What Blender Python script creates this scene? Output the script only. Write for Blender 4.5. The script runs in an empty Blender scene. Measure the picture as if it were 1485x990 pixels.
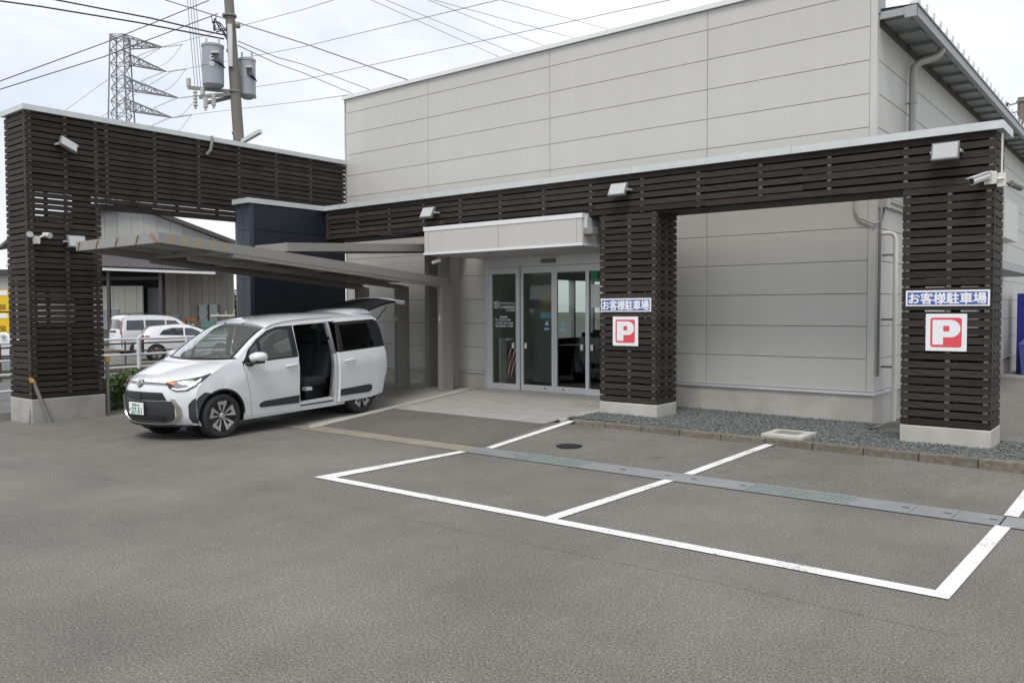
import bpy, bmesh, math, random
from mathutils import Vector, Matrix
random.seed(7)
R = math.radians
sc = bpy.context.scene
col = sc.collection

# ------------------------------------------------------------------ camera
cam_d = bpy.data.cameras.new('camera'); cam = bpy.data.objects.new('camera', cam_d); col.objects.link(cam)
YAW, PITCH, ROLL = 0.6753, -0.03704, 0.0037
fwd = Vector((-math.sin(YAW)*math.cos(PITCH), math.cos(YAW)*math.cos(PITCH), math.sin(PITCH)))
rgt = Vector((math.cos(YAW), math.sin(YAW), 0)); upv = rgt.cross(fwd)
r2 = rgt*math.cos(ROLL) - upv*math.sin(ROLL); u2 = upv*math.cos(ROLL) + rgt*math.sin(ROLL)
cam.matrix_world = Matrix(((r2.x, u2.x, -fwd.x, 0), (r2.y, u2.y, -fwd.y, 0), (r2.z, u2.z, -fwd.z, 1.75), (0, 0, 0, 1)))
cam_d.sensor_width = 36; cam_d.lens = 1200.6/1485*36; cam_d.clip_end = 3000; cam_d.clip_start = .05
sc.camera = cam
# ------------------------------------------------------------------ sky and sun
SUN_EL, SUN_AZ = 60, 160          # azimuth clockwise from +Y
w = bpy.data.worlds.new('World'); sc.world = w; w.use_nodes = True
nt = w.node_tree; nt.nodes.clear(); N = nt.nodes.new; L = nt.links.new
out = N('ShaderNodeOutputWorld'); bg = N('ShaderNodeBackground'); sky = N('ShaderNodeTexSky')
sky.sky_type = 'NISHITA'; sky.sun_disc = False; sky.sun_elevation = R(SUN_EL); sky.sun_rotation = R(SUN_AZ)
sky.air_density = 1.0; sky.dust_density = 2.5
tc = N('ShaderNodeTexCoord'); mp = N('ShaderNodeMapping'); mp.inputs['Scale'].default_value = (1.3, 1.3, 3.2); mp.inputs['Location'].default_value = (.4, .9, .2)
nz = N('ShaderNodeTexNoise'); nz.inputs['Scale'].default_value = 1.6; nz.inputs['Detail'].default_value = 7; nz.inputs['Roughness'].default_value = .55
rp = N('ShaderNodeValToRGB'); rp.color_ramp.elements[0].position = .28; rp.color_ramp.elements[1].position = .62
rp.color_ramp.elements[0].color = (.42, .42, .42, 1); rp.color_ramp.elements[1].color = (.97, .97, .97, 1)
mx = N('ShaderNodeMix'); mx.data_type = 'RGBA'; mx.inputs[7].default_value = (6.7, 6.85, 7.1, 1)
L(tc.outputs['Generated'], mp.inputs[0]); L(mp.outputs[0], nz.inputs['Vector']); L(nz.outputs[0], rp.inputs[0])
L(rp.outputs[0], mx.inputs[0]); L(sky.outputs[0], mx.inputs[6]); L(mx.outputs[2], bg.inputs[0]); L(bg.outputs[0], out.inputs[0])
bg.inputs[1].default_value = .13
sd = bpy.data.lights.new('sun', 'SUN'); sd.energy = 1.5; sd.angle = R(22); sd.color = (1, .96, .9)
so = bpy.data.objects.new('sun', sd); col.objects.link(so)
az, el = R(SUN_AZ), R(SUN_EL)
sdir = Vector((math.sin(az)*math.cos(el), math.cos(az)*math.cos(el), math.sin(el)))
so.rotation_euler = sdir.to_track_quat('Z', 'Y').to_euler(); so.location = sdir*60
vs = sc.view_settings; vs.view_transform = 'Standard'; vs.look = 'None'; vs.exposure = 0.34; vs.gamma = 1

# ------------------------------------------------------------------ materials
def mat(name, c, rough=.6, metal=0, var=0, vscale=4, bump=0, bscale=60, rnd=0, spec=.5, stretch=None, coat=0):
    m = bpy.data.materials.new(name); m.use_nodes = True
    t = m.node_tree; b = t.nodes['Principled BSDF']; n = t.nodes.new; l = t.links.new
    b.inputs['Base Color'].default_value = (*c, 1); b.inputs['Roughness'].default_value = rough; b.inputs['Metallic'].default_value = metal
    b.inputs['Specular IOR Level'].default_value = spec
    if coat: b.inputs['Coat Weight'].default_value = coat; b.inputs['Coat Roughness'].default_value = .04
    if var or bump or rnd:
        tcn = n('ShaderNodeTexCoord'); mpn = n('ShaderNodeMapping'); l(tcn.outputs['Object'], mpn.inputs[0])
        if stretch: mpn.inputs['Scale'].default_value = stretch
    if var or rnd:
        cur = None
        h = n('ShaderNodeHueSaturation'); h.inputs['Color'].default_value = (*c, 1)
        mr = n('ShaderNodeMapRange'); mr.inputs[3].default_value = 1-var; mr.inputs[4].default_value = 1+var
        nn = n('ShaderNodeTexNoise'); nn.inputs['Scale'].default_value = vscale; nn.inputs['Detail'].default_value = 6
        l(mpn.outputs[0], nn.inputs['Vector']); l(nn.outputs[0], mr.inputs[0]); v = mr.outputs[0]
        if rnd:
            oi = n('ShaderNodeObjectInfo'); m2 = n('ShaderNodeMapRange'); m2.inputs[3].default_value = 1-rnd; m2.inputs[4].default_value = 1+rnd
            l(oi.outputs['Random'], m2.inputs[0]); mm = n('ShaderNodeMath'); mm.operation = 'MULTIPLY'
            l(v, mm.inputs[0]); l(m2.outputs[0], mm.inputs[1]); v = mm.outputs[0]
        l(v, h.inputs['Value']); l(h.outputs[0], b.inputs['Base Color'])
    if bump:
        nb = n('ShaderNodeTexNoise'); nb.inputs['Scale'].default_value = bscale; nb.inputs['Detail'].default_value = 3
        bp = n('ShaderNodeBump'); bp.inputs['Strength'].default_value = bump; bp.inputs['Distance'].default_value = .01
        l(mpn.outputs[0], nb.inputs['Vector']); l(nb.outputs[0], bp.inputs['Height']); l(bp.outputs[0], b.inputs['Normal'])
    return m

def asphalt(name, c, patch=.21):
    m = bpy.data.materials.new(name); m.use_nodes = True
    t = m.node_tree; b = t.nodes['Principled BSDF']; n = t.nodes.new; l = t.links.new
    tcn = n('ShaderNodeTexCoord')
    fine = n('ShaderNodeTexNoise'); fine.inputs['Scale'].default_value = 70; fine.inputs['Detail'].default_value = 4; fine.inputs['Roughness'].default_value = .8
    vor = n('ShaderNodeTexVoronoi'); vor.inputs['Scale'].default_value = 105
    big = n('ShaderNodeTexNoise'); big.inputs['Scale'].default_value = .55; big.inputs['Detail'].default_value = 7; big.inputs['Roughness'].default_value = .6
    for q in (fine, vor, big): l(tcn.outputs['Object'], q.inputs['Vector'])
    f = n('ShaderNodeMapRange'); f.inputs[1].default_value = .36; f.inputs[2].default_value = .64; f.inputs[3].default_value = .38; f.inputs[4].default_value = 1.64
    g = n('ShaderNodeMapRange'); g.inputs[1].default_value = .3; g.inputs[2].default_value = .7; g.inputs[3].default_value = 1-patch; g.inputs[4].default_value = 1+patch
    sp = n('ShaderNodeSeparateColor'); l(vor.outputs['Color'], sp.inputs[0])
    s2 = n('ShaderNodeMapRange'); s2.inputs[1].default_value = .84; s2.inputs[2].default_value = 1; s2.inputs[3].default_value = 1; s2.inputs[4].default_value = 2.6
    nr = n('ShaderNodeMath'); nr.operation = 'LESS_THAN'; nr.inputs[1].default_value = .34; l(vor.outputs['Distance'], nr.inputs[0])
    gm = n('ShaderNodeMath'); gm.operation = 'MULTIPLY'; l(sp.outputs[0], gm.inputs[0]); l(nr.outputs[0], gm.inputs[1]); l(gm.outputs[0], s2.inputs[0])
    l(fine.outputs[0], f.inputs[0]); l(big.outputs[0], g.inputs[0])
    m1 = n('ShaderNodeMath'); m1.operation = 'MULTIPLY'; m2 = n('ShaderNodeMath'); m2.operation = 'MULTIPLY'
    mpn = n('ShaderNodeMapping'); mpn.inputs['Scale'].default_value = (2.6, .8, 1); mpn.inputs['Rotation'].default_value = (0, 0, .25); l(tcn.outputs['Object'], mpn.inputs[0])
    mid = n('ShaderNodeTexNoise'); mid.inputs['Scale'].default_value = 1.7; mid.inputs['Detail'].default_value = 8; mid.inputs['Roughness'].default_value = .65; l(mpn.outputs[0], mid.inputs['Vector'])
    g2 = n('ShaderNodeMapRange'); g2.inputs[1].default_value = .3; g2.inputs[2].default_value = .7; g2.inputs[3].default_value = .94; g2.inputs[4].default_value = 1.06; l(mid.outputs[0], g2.inputs[0])
    st = n('ShaderNodeTexVoronoi'); st.inputs['Scale'].default_value = .9; l(tcn.outputs['Object'], st.inputs['Vector'])
    g3 = n('ShaderNodeMapRange'); g3.inputs[1].default_value = .02; g3.inputs[2].default_value = .11; g3.inputs[3].default_value = .72; g3.inputs[4].default_value = 1; l(st.outputs['Distance'], g3.inputs[0])
    ma = n('ShaderNodeMath'); ma.operation = 'MULTIPLY'; mb_ = n('ShaderNodeMath'); mb_.operation = 'MULTIPLY'
    l(g2.outputs[0], ma.inputs[0]); l(g3.outputs[0], ma.inputs[1]); l(ma.outputs[0], mb_.inputs[0]); l(g.outputs[0], mb_.inputs[1])
    l(f.outputs[0], m1.inputs[0]); l(mb_.outputs[0], m1.inputs[1]); l(m1.outputs[0], m2.inputs[0]); l(s2.outputs[0], m2.inputs[1])
    h = n('ShaderNodeHueSaturation'); h.inputs['Color'].default_value = (*c, 1); l(m2.outputs[0], h.inputs['Value']); l(h.outputs[0], b.inputs['Base Color'])
    b.inputs['Roughness'].default_value = .85; b.inputs['Specular IOR Level'].default_value = .35
    bp = n('ShaderNodeBump'); bp.inputs['Strength'].default_value = .5; bp.inputs['Distance'].default_value = .006
    l(fine.outputs[0], bp.inputs['Height']); l(bp.outputs[0], b.inputs['Normal'])
    return m

def tiles(name, c, w_, h_):
    m = bpy.data.materials.new(name); m.use_nodes = True
    t = m.node_tree; b = t.nodes['Principled BSDF']; n = t.nodes.new; l = t.links.new
    tcn = n('ShaderNodeTexCoord'); br = n('ShaderNodeTexBrick'); br.offset = .5
    br.inputs['Color1'].default_value = (*[v*.9 for v in c], 1); br.inputs['Color2'].default_value = (*[v*1.1 for v in c], 1); br.inputs['Mortar'].default_value = (*[v*.5 for v in c], 1)
    br.inputs['Scale'].default_value = 1; br.inputs['Brick Width'].default_value = w_; br.inputs['Row Height'].default_value = h_; br.inputs['Mortar Size'].default_value = .006
    l(tcn.outputs['Object'], br.inputs['Vector'])
    nn = n('ShaderNodeTexNoise'); nn.inputs['Scale'].default_value = 1.3; nn.inputs['Detail'].default_value = 6; l(tcn.outputs['Object'], nn.inputs['Vector'])
    mr = n('ShaderNodeMapRange'); mr.inputs[3].default_value = .88; mr.inputs[4].default_value = 1.12; l(nn.outputs[0], mr.inputs[0])
    h = n('ShaderNodeHueSaturation'); l(br.outputs[0], h.inputs['Color']); l(mr.outputs[0], h.inputs['Value']); l(h.outputs[0], b.inputs['Base Color'])
    b.inputs['Roughness'].default_value = .6
    return m

def glass(name, tint, refl=1.0, painted_glare=0):
    m = bpy.data.materials.new(name); m.use_nodes = True
    t = m.node_tree; t.nodes.clear(); n = t.nodes.new; l = t.links.new
    o = n('ShaderNodeOutputMaterial'); mxs = n('ShaderNodeMixShader'); tr = n('ShaderNodeBsdfTransparent'); gl = n('ShaderNodeBsdfGlossy')
    tr.inputs[0].default_value = (*tint, 1); gl.inputs['Roughness'].default_value = .01; gl.inputs[0].default_value = (.95, .97, 1, 1)
    fr = n('ShaderNodeFresnel'); ge = n('ShaderNodeNewGeometry'); io = n('ShaderNodeMapRange'); io.inputs[3].default_value = 1.5; io.inputs[4].default_value = 1/1.5; l(ge.outputs['Backfacing'], io.inputs[0]); l(io.outputs[0], fr.inputs[0]); mm = n('ShaderNodeMath'); mm.operation = 'MULTIPLY'; mm.inputs[1].default_value = refl; mm.use_clamp = True
    l(fr.outputs[0], mm.inputs[0]); l(mm.outputs[0], mxs.inputs[0]); l(tr.outputs[0], mxs.inputs[1]); l(gl.outputs[0], mxs.inputs[2])
    if painted_glare:
        df = n('ShaderNodeBsdfDiffuse'); df.inputs[0].default_value = (.8, .85, .82, 1); m3 = n('ShaderNodeMixShader'); m3.inputs[0].default_value = painted_glare  # pale diffuse mixed into the glass stands for milky sky reflection
        l(mxs.outputs[0], m3.inputs[1]); l(df.outputs[0], m3.inputs[2]); l(m3.outputs[0], o.inputs[0])
    else: l(mxs.outputs[0], o.inputs[0])
    return m

M = {}
M['asphalt'] = asphalt('asphalt', (.153, .145, .129))
M['asphalt2'] = asphalt('asphalt_ramp', (.122, .115, .102))
M['road'] = asphalt('road', (.13, .13, .128))
M['terrain'] = mat('terrain', (.12, .12, .09), .95, var=.3, vscale=.2)
M['concrete'] = mat('concrete', (.36, .35, .32), .85, var=.2, vscale=2.2, bump=.15, bscale=40)
M['apron'] = mat('apron_concrete', (.30, .29, .262), .8, var=.2, vscale=1.1, bump=.1, bscale=60)
M['apron_edge'] = mat('apron_edge', (.40, .385, .34), .8, var=.15, vscale=2.5, bump=.1, bscale=60)
M['strip'] = mat('strip_concrete', (.235, .21, .165), .85, var=.35, vscale=3, bump=.15, bscale=50)
M['base'] = mat('base_concrete', (.46, .447, .405), .85, var=.32, vscale=2.6, bump=.2, bscale=30)
M['base_old'] = mat('old_concrete', (.36, .355, .33), .9, var=.4, vscale=2.4, bump=.3, bscale=20)
M['kerb'] = mat('kerb_stone', (.15, .134, .105), .9, var=.75, vscale=16, bump=.5, bscale=50, rnd=.1)
M['paint'] = mat('road_paint', (.78, .78, .76), .7, var=.09, vscale=9, bump=.3, bscale=120)
def worn(m, under):
    t = m.node_tree; b = t.nodes['Principled BSDF']; n = t.nodes.new; l = t.links.new
    src = b.inputs['Base Color'].links[0].from_socket; tcn = n('ShaderNodeTexCoord'); nn = n('ShaderNodeTexNoise'); nn.inputs['Scale'].default_value = 55; nn.inputs['Detail'].default_value = 8; nn.inputs['Roughness'].default_value = .7
    n2 = n('ShaderNodeTexNoise'); n2.inputs['Scale'].default_value = 2.2; n2.inputs['Detail'].default_value = 3
    l(tcn.outputs['Object'], nn.inputs['Vector']); l(tcn.outputs['Object'], n2.inputs['Vector'])
    ad = n('ShaderNodeMath'); ad.operation = 'MULTIPLY_ADD'; ad.inputs[1].default_value = .45; l(n2.outputs[0], ad.inputs[0]); l(nn.outputs[0], ad.inputs[2])
    mr = n('ShaderNodeMapRange'); mr.inputs[1].default_value = .74; mr.inputs[2].default_value = .90; mr.inputs[3].default_value = 0; mr.inputs[4].default_value = .8; l(ad.outputs[0], mr.inputs[0])
    mx_ = n('ShaderNodeMix'); mx_.data_type = 'RGBA'; l(mr.outputs[0], mx_.inputs[0]); l(src, mx_.inputs[6]); mx_.inputs[7].default_value = (*under, 1); l(mx_.outputs[2], b.inputs['Base Color'])
worn(M['paint'], (.16, .155, .14))
M['tile'] = tiles('entrance_tile', (.355, .345, .325), .3, .1)
M['steel_lid'] = mat('drain_lid', (.27, .285, .29), .6, metal=.25, var=.2, vscale=3, rnd=.12)
M['grate'] = mat('grate_steel', (.36, .42, .40), .5, metal=.5, var=.2)
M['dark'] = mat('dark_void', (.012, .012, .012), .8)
M['gravel'] = mat('gravel_stone', (.145, .16, .153), .85, var=.7, vscale=30, rnd=0)
M['gravel_base'] = mat('gravel_bed', (.07, .085, .085), .95, var=.5, vscale=50, bump=1, bscale=40)
M['siding'] = mat('siding', (.525, .518, .486), .55, var=.065, vscale=2.0, bump=.06, bscale=160, rnd=.02, stretch=(1.6, 1.6, .35))
M['siding_trim'] = mat('siding_trim', (.53, .525, .495), .45)
M['joint'] = mat('joint_dark', (.17, .165, .155), .8)
M['white_metal'] = mat('white_coping', (.74, .75, .76), .35, metal=.0, var=.04)
M['galv'] = mat('galvanised_coping', (.60, .63, .63), .42, metal=.25, var=.16, vscale=5)
M['alu'] = mat('aluminium', (.68, .70, .71), .38, metal=.35)
M['soffit'] = mat('soffit', (.42, .42, .41), .6)
M['wood'] = mat('stained_wood', (.036, .0285, .024), .68, spec=.3, var=1.3, vscale=4, bump=.4, bscale=22, rnd=.34, stretch=(1.0, 1.0, 26))
M['batten'] = mat('batten', (.13, .124, .113), .7)
M['postdark'] = mat('inner_post', (.02, .017, .015), .8)
M['navy'] = mat('navy_panel', (.017, .023, .034), .42, var=.06, vscale=2)
M['navy_light'] = mat('navy_trim', (.048, .06, .078), .45)
M['bronze'] = mat('bronze_aluminium', (.29, .282, .262), .42, metal=.2, var=.05)
M['bronze_roof'] = mat('roof_sheet', (.17, .17, .17), .4, metal=.2)
M['eave'] = mat('eave_metal', (.33, .35, .36), .5, var=.05)
M['pipe'] = mat('pipe_grey', (.36, .355, .33), .5)
M['pipe_dark'] = mat('conduit_grey', (.17, .17, .165), .5)
M['pipe_white'] = mat('pipe_white', (.66, .65, .59), .45)
M['lightgrey'] = mat('light_grey_plastic', (.6, .61, .61), .45)
M['ledglass'] = mat('led_lens', (.45, .465, .47), .25, bump=.6, bscale=70)
M['black'] = mat('black_plastic', (.02, .02, .022), .45)
M['rubber'] = mat('rubber', (.022, .022, .023), .75)
M['blue_sign'] = mat('sign_blue', (.075, .13, .38), .4)
M['white_sign'] = mat('sign_white', (.82, .83, .85), .4)
M['red_sign'] = mat('sign_red', (.72, .075, .10), .4)
M['carwhite'] = mat('pearl_white_paint', (.70, .71, .735), .22, coat=1.0, spec=.5)
M['carblack'] = mat('black_trim', (.018, .018, .02), .35)
M['cladding'] = mat('cladding', (.035, .036, .04), .55)
M['chrome'] = mat('satin_chrome', (.70, .68, .65), .2, metal=1)
M['silver'] = mat('machined_alloy', (.68, .68, .69), .28, metal=.9)
M['alloydark'] = mat('dark_alloy', (.03, .03, .033), .4, metal=.5)
M['seat'] = mat('seat_fabric', (.022, .023, .027), .9, bump=.3, bscale=150)
M['lamp'] = mat('headlamp_lens', (.20, .21, .22), .08, coat=1)
M['lampw'] = mat('lamp_white', (.85, .86, .88), .15)
M['amber'] = mat('amber', (.75, .25, .06), .2)
M['tail'] = mat('tail_red', (.35, .02, .03), .15, coat=1)
M['wglass'] = glass('windscreen_glass', (.74, .82, .79), 2.2, .10)
M['pglass'] = glass('privacy_glass', (.045, .05, .055), 1.0)
M['dglass'] = glass('door_glass', (.84, .87, .85), .8)
M['frost'] = mat('frosted_pane', (.36, .39, .40), .3)
M['interior_wall'] = mat('interior_wall', (.5, .52, .5), .8)
M['interior_floor'] = mat('interior_floor', (.22, .20, .18), .35)
M['bluev'] = mat('vending_blue', (.012, .025, .22), .4)
M['bluebin'] = mat('bin_blue', (.06, .10, .33), .5)
M['corr'] = mat('weathered_sheet', (.34, .345, .33), .7, var=.22, vscale=1.2, rnd=.1)
M['cream'] = mat('cream_sheet', (.58, .58, .48), .6, var=.05, vscale=1)
M['brownwall'] = mat('dusty_panel', (.29, .275, .24), .8, var=.15, vscale=1.3, rnd=.12)
M['roofbrown'] = mat('corrugated_roof', (.11, .095, .10), .6, var=.15)
M['roofdark'] = mat('roof_edge', (.06, .055, .055), .6)
M['shutter'] = mat('roller_shutter', (.19, .2, .21), .6)
M['orange'] = mat('orange_rack', (.40, .14, .03), .6)
M['green_box'] = mat('green_crate', (.08, .19, .16), .6)
M['rust'] = mat('rust', (.10, .055, .04), .9, var=.4, vscale=20)
M['rail'] = mat('rail_white', (.62, .64, .65), .5, var=.1)
M['leaf'] = mat('hedge_leaf', (.07, .12, .025), .6, rnd=0, var=.5, vscale=30)
M['leaf2'] = mat('tree_leaf', (.05, .085, .025), .7, var=.5, vscale=3)
M['bark'] = mat('bark', (.09, .07, .05), .9)
M['yellow'] = mat('banner_yellow', (.78, .52, .02), .6)
M['yellow_cap'] = mat('yellow_cap', (.55, .33, .06), .6)
M['steelgrey'] = mat('weathered_steel', (.24, .24, .22), .6, metal=.2, var=.15)
M['polec'] = mat('pole_concrete', (.19, .178, .15), .9, var=.15, vscale=3)
M['transformer'] = mat('transformer_grey', (.33, .36, .39), .45, var=.05)
M['porcelain'] = mat('porcelain', (.55, .55, .52), .3)
M['lattice'] = mat('lattice_steel', (.20, .20, .22), .6)
M['wire'] = mat('wire', (.035, .03, .05), .6)
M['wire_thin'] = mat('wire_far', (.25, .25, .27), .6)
M['maroon'] = mat('umbrella_maroon', (.20, .015, .03), .6)
M['greenlabel'] = mat('green_label', (.02, .22, .10), .5)
M['bluelabel'] = mat('blue_label', (.25, .45, .60), .5)
M['orange_mark'] = mat('mark_yellow', (.36, .27, .12), .6)
M['red_mark'] = mat('mark_red', (.30, .09, .06), .6)
M['poster'] = mat('faded_poster', (.22, .19, .09), .6)
M['farhouse'] = mat('far_wall', (.40, .40, .39), .8)

# ------------------------------------------------------------------ helpers
def tag(o, label, cat=None, group=None, kind=None):
    if label: o['label'] = label
    if cat: o['category'] = cat
    if group: o['group'] = group
    if kind: o['kind'] = kind
    return o
def thing(name, label, cat, loc=(0, 0, 0), rz=0, group=None):
    o = bpy.data.objects.new(name, None); col.objects.link(o); o.location = loc; o.rotation_euler = (0, 0, rz); o.empty_display_size = .2
    return tag(o, label, cat, group)
def rootloc(p):
    while p.parent: p = p.parent
    return p.location
class MB:
    def __init__(s): s.v = []; s.f = []; s.m = []
    def add(s, vs_, fs, m=0):
        k = len(s.v); s.v += [tuple(v) for v in vs_]
        for f in fs: s.f.append(tuple(i+k for i in f)); s.m.append(m)
        return s
    def box(s, x0, x1, y0, y1, z0, z1, m=0):
        return s.add([(x0, y0, z0), (x1, y0, z0), (x1, y1, z0), (x0, y1, z0), (x0, y0, z1), (x1, y0, z1), (x1, y1, z1), (x0, y1, z1)],
                     [(0, 3, 2, 1), (4, 5, 6, 7), (0, 1, 5, 4), (1, 2, 6, 5), (2, 3, 7, 6), (3, 0, 4, 7)], m)
    def hexa(s, p, m=0): return s.add(p, [(0, 3, 2, 1), (4, 5, 6, 7), (0, 1, 5, 4), (1, 2, 6, 5), (2, 3, 7, 6), (3, 0, 4, 7)], m)
    def bar(s, a, b, wx, wz, m=0, up=(0, 0, 1)):
        a, b = Vector(a), Vector(b); d = (b-a).normalized(); u = Vector(up)
        if abs(d.dot(u)) > .99: u = Vector((1, 0, 0))
        r_ = d.cross(u).normalized()*wx/2; u = r_.cross(d).normalized()*wz/2
        return s.hexa([a-r_-u, a+r_-u, b+r_-u, b-r_-u, a-r_+u, a+r_+u, b+r_+u, b-r_+u], m)
    def tube(s, pts, r, n=8, m=0, cap=True):
        pts = [Vector(p) for p in pts]; rs = r if isinstance(r, (list, tuple)) else [r]*len(pts); k = len(s.v); pu = None
        for i, p in enumerate(pts):
            d = (pts[min(i+1, len(pts)-1)]-pts[max(i-1, 0)]).normalized()
            if pu is None: pu = Vector((0, 0, 1)) if abs(d.z) < .9 else Vector((1, 0, 0))
            a = d.cross(pu).normalized(); b = a.cross(d).normalized(); pu = b
            for j in range(n):
                t = 2*math.pi*j/n; s.v.append(tuple(p+(a*math.cos(t)+b*math.sin(t))*rs[i]))
        for i in range(len(pts)-1):
            for j in range(n):
                s.f.append((k+i*n+j, k+i*n+(j+1) % n, k+(i+1)*n+(j+1) % n, k+(i+1)*n+j)); s.m.append(m)
        if cap:
            s.f.append(tuple(k+j for j in range(n))[::-1]); s.m.append(m); e = k+(len(pts)-1)*n; s.f.append(tuple(e+j for j in range(n))); s.m.append(m)
        return s
    def lathe(s, prof, o=(0, 0, 0), ax='z', n=20, m=0):
        k = len(s.v)
        for r_, h in prof:
            for j in range(n):
                t = 2*math.pi*j/n; c_, s_ = r_*math.cos(t), r_*math.sin(t)
                p = (c_, s_, h) if ax == 'z' else ((c_, h, s_) if ax == 'y' else (h, c_, s_))
                s.v.append((p[0]+o[0], p[1]+o[1], p[2]+o[2]))
        for i in range(len(prof)-1):
            for j in range(n): s.f.append((k+i*n+j, k+i*n+(j+1) % n, k+(i+1)*n+(j+1) % n, k+(i+1)*n+j)); s.m.append(m)
        s.f.append(tuple(k+j for j in range(n))[::-1]); s.m.append(m); e = k+(len(prof)-1)*n; s.f.append(tuple(e+j for j in range(n))); s.m.append(m)
        return s
    def build(s, name, mats, parent=None, local=False, smooth=False, sharp=35, bevel=0):
        me = bpy.data.meshes.new(name); off = Vector((0, 0, 0))
        if parent is not None and not local: off = rootloc(parent)
        me.from_pydata([(v[0]-off[0], v[1]-off[1], v[2]-off[2]) for v in s.v], [], s.f)
        for m_ in (mats if isinstance(mats, (list, tuple)) else [mats]): me.materials.append(M[m_])
        me.polygons.foreach_set('material_index', s.m); me.update()
        bm = bmesh.new(); bm.from_mesh(me)
        if smooth: bmesh.ops.remove_doubles(bm, verts=bm.verts, dist=.0004)
        bmesh.ops.recalc_face_normals(bm, faces=bm.faces); bm.to_mesh(me); bm.free()
        if smooth: me.shade_smooth(); me.set_sharp_from_angle(angle=R(sharp))
        o = bpy.data.objects.new(name, me); col.objects.link(o)
        if parent is not None: o.parent = parent
        if bevel:
            b = o.modifiers.new('bevel', 'BEVEL'); b.width = bevel; b.segments = 2; b.limit_method = 'ANGLE'
        return o
def clip_rect(poly, x0, x1, y0, y1):
    for ax, lim, sg in ((0, x0, 1), (0, x1, -1), (1, y0, 1), (1, y1, -1)):
        o = []
        for i in range(len(poly)):
            a, b = poly[i-1], poly[i]; da, db = sg*(a[ax]-lim), sg*(b[ax]-lim)
            if da*db < 0:
                t = da/(da-db); o.append((a[0]+(b[0]-a[0])*t, a[1]+(b[1]-a[1])*t))
            if db >= 0: o.append(b)
        poly = o
        if not poly: return []
    q = []
    for p in poly:
        if not q or abs(p[0]-q[-1][0])+abs(p[1]-q[-1][1]) > 1e-6: q.append(p)
    if len(q) > 1 and abs(q[0][0]-q[-1][0])+abs(q[0][1]-q[-1][1]) < 1e-6: q.pop()
    return q
def patch(mb, poly, fn, cell, m=0):
    xs = [p[0] for p in poly]; ys = [p[1] for p in poly]; cx, cy = cell if isinstance(cell, tuple) else (cell, cell)
    i0, i1 = int(math.floor(min(xs)/cx)), int(math.ceil(max(xs)/cx)); j0, j1 = int(math.floor(min(ys)/cy)), int(math.ceil(max(ys)/cy))
    for i in range(i0, i1):
        for j in range(j0, j1):
            q = clip_rect(poly, i*cx, (i+1)*cx, j*cy, (j+1)*cy)
            if len(q) >= 3:
                ar = sum(q[k-1][0]*q[k][1]-q[k][0]*q[k-1][1] for k in range(len(q)))
                if abs(ar) > 1e-7: mb.add([fn(*p) for p in q], [tuple(range(len(q)))], m)
    return mb
def lerp_tab(tab, x):
    if x <= tab[0][0]: return tab[0][1]
    for (a, b), (c, d) in zip(tab, tab[1:]):
        if x <= c: return b+(d-b)*(x-a)/(c-a)
    return tab[-1][1]
def text_mesh(body, size, bold=0.0, ext=.001):
    c = bpy.data.curves.new('lettering', 'FONT'); c.body = body; c.size = size; c.offset = bold; c.extrude = ext; c.resolution_u = 3
    o = bpy.data.objects.new('lettering_source', c); col.objects.link(o)
    me = bpy.data.meshes.new_from_object(o.evaluated_get(bpy.context.evaluated_depsgraph_get()))
    bpy.data.objects.remove(o); return me
def lettering(body, parent, mats, cx, cz, w_, h_, fn, bold=0, ext=.001, name='lettering'):
    me = text_mesh(body, 1.0, 0, ext); v = me.vertices
    xs = [q.co.x for q in v]; ys = [q.co.y for q in v]; x0, x1, y0, y1 = min(xs), max(xs), min(ys), max(ys)
    sx = w_/(x1-x0); sy = h_/(y1-y0) if h_ else sx
    off = rootloc(parent); vs2, fs2 = [], []; n0 = len(v); base = [tuple(q.co) for q in v]; polys = [tuple(p.vertices) for p in me.polygons]
    sh = [(0, 0)] if not bold else [(0, 0), (bold, 0), (-bold, 0), (0, bold), (0, -bold), (bold*.7, bold*.7), (-bold*.7, -bold*.7)]
    for k, (ax, ay) in enumerate(sh):
        for q in base: vs2.append(tuple(Vector(fn(cx+(q[0]+ax-(x0+x1)/2)*sx, cz+(q[1]+ay-(y0+y1)/2)*sy, q[2]+k*.00012))-off))
        fs2 += [tuple(i+k*n0 for i in p) for p in polys]
    me = bpy.data.meshes.new(name); me.from_pydata(vs2, [], fs2); me.materials.append(M[mats]); me.update()
    o = bpy.data.objects.new(name, me); col.objects.link(o); o.parent = parent; return o

# ------------------------------------------------------------------ ground
GX = [(-7.3, 1), (-4.65, .47), (-2.8, .32), (-1.2, 0)]
def gh(x, y):
    l_ = -.12*min(1.6, max(0, (-10.4-x)/4.6))*(1-min(1, max(0, (y-7.5)/2)))
    v = l_+.2*min(1, max(0, (y-8)/4.6))*lerp_tab(GX, x)
    return min(v, .02) if x > -7.2 and y > 10.33 else v
def bedz(x): return .09+.03*min(1, max(0, (-4-x)/3))
def sheet(name, poly, mt, dz, cell=.5, kind='structure', label=None, cat=None):
    mb = MB(); patch(mb, poly, lambda x, y: (x, y, gh(x, y)+dz), cell)
    o = mb.build(name, mt, smooth=True, sharp=60); tag(o, label, cat, None, kind); return o
mb = MB(); mb.add([(-900, -900, -.6), (900, -900, -.6), (900, 900, -.6), (-900, 900, -.6)], [(0, 1, 2, 3)])
tag(mb.build('ground', 'terrain'), 'flat open land around the car park', None, None, 'structure')
xs = [-16]+[-15.8+.4*i for i in range(37)]+[0, 3, 8, 16, 30]; ys = [-20, -10, -4, 0, 3, 5, 6, 7, 7.5]+[8+.4*i for i in range(12)]+[12.6, 13, 16, 20, 30, 45]
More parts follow.
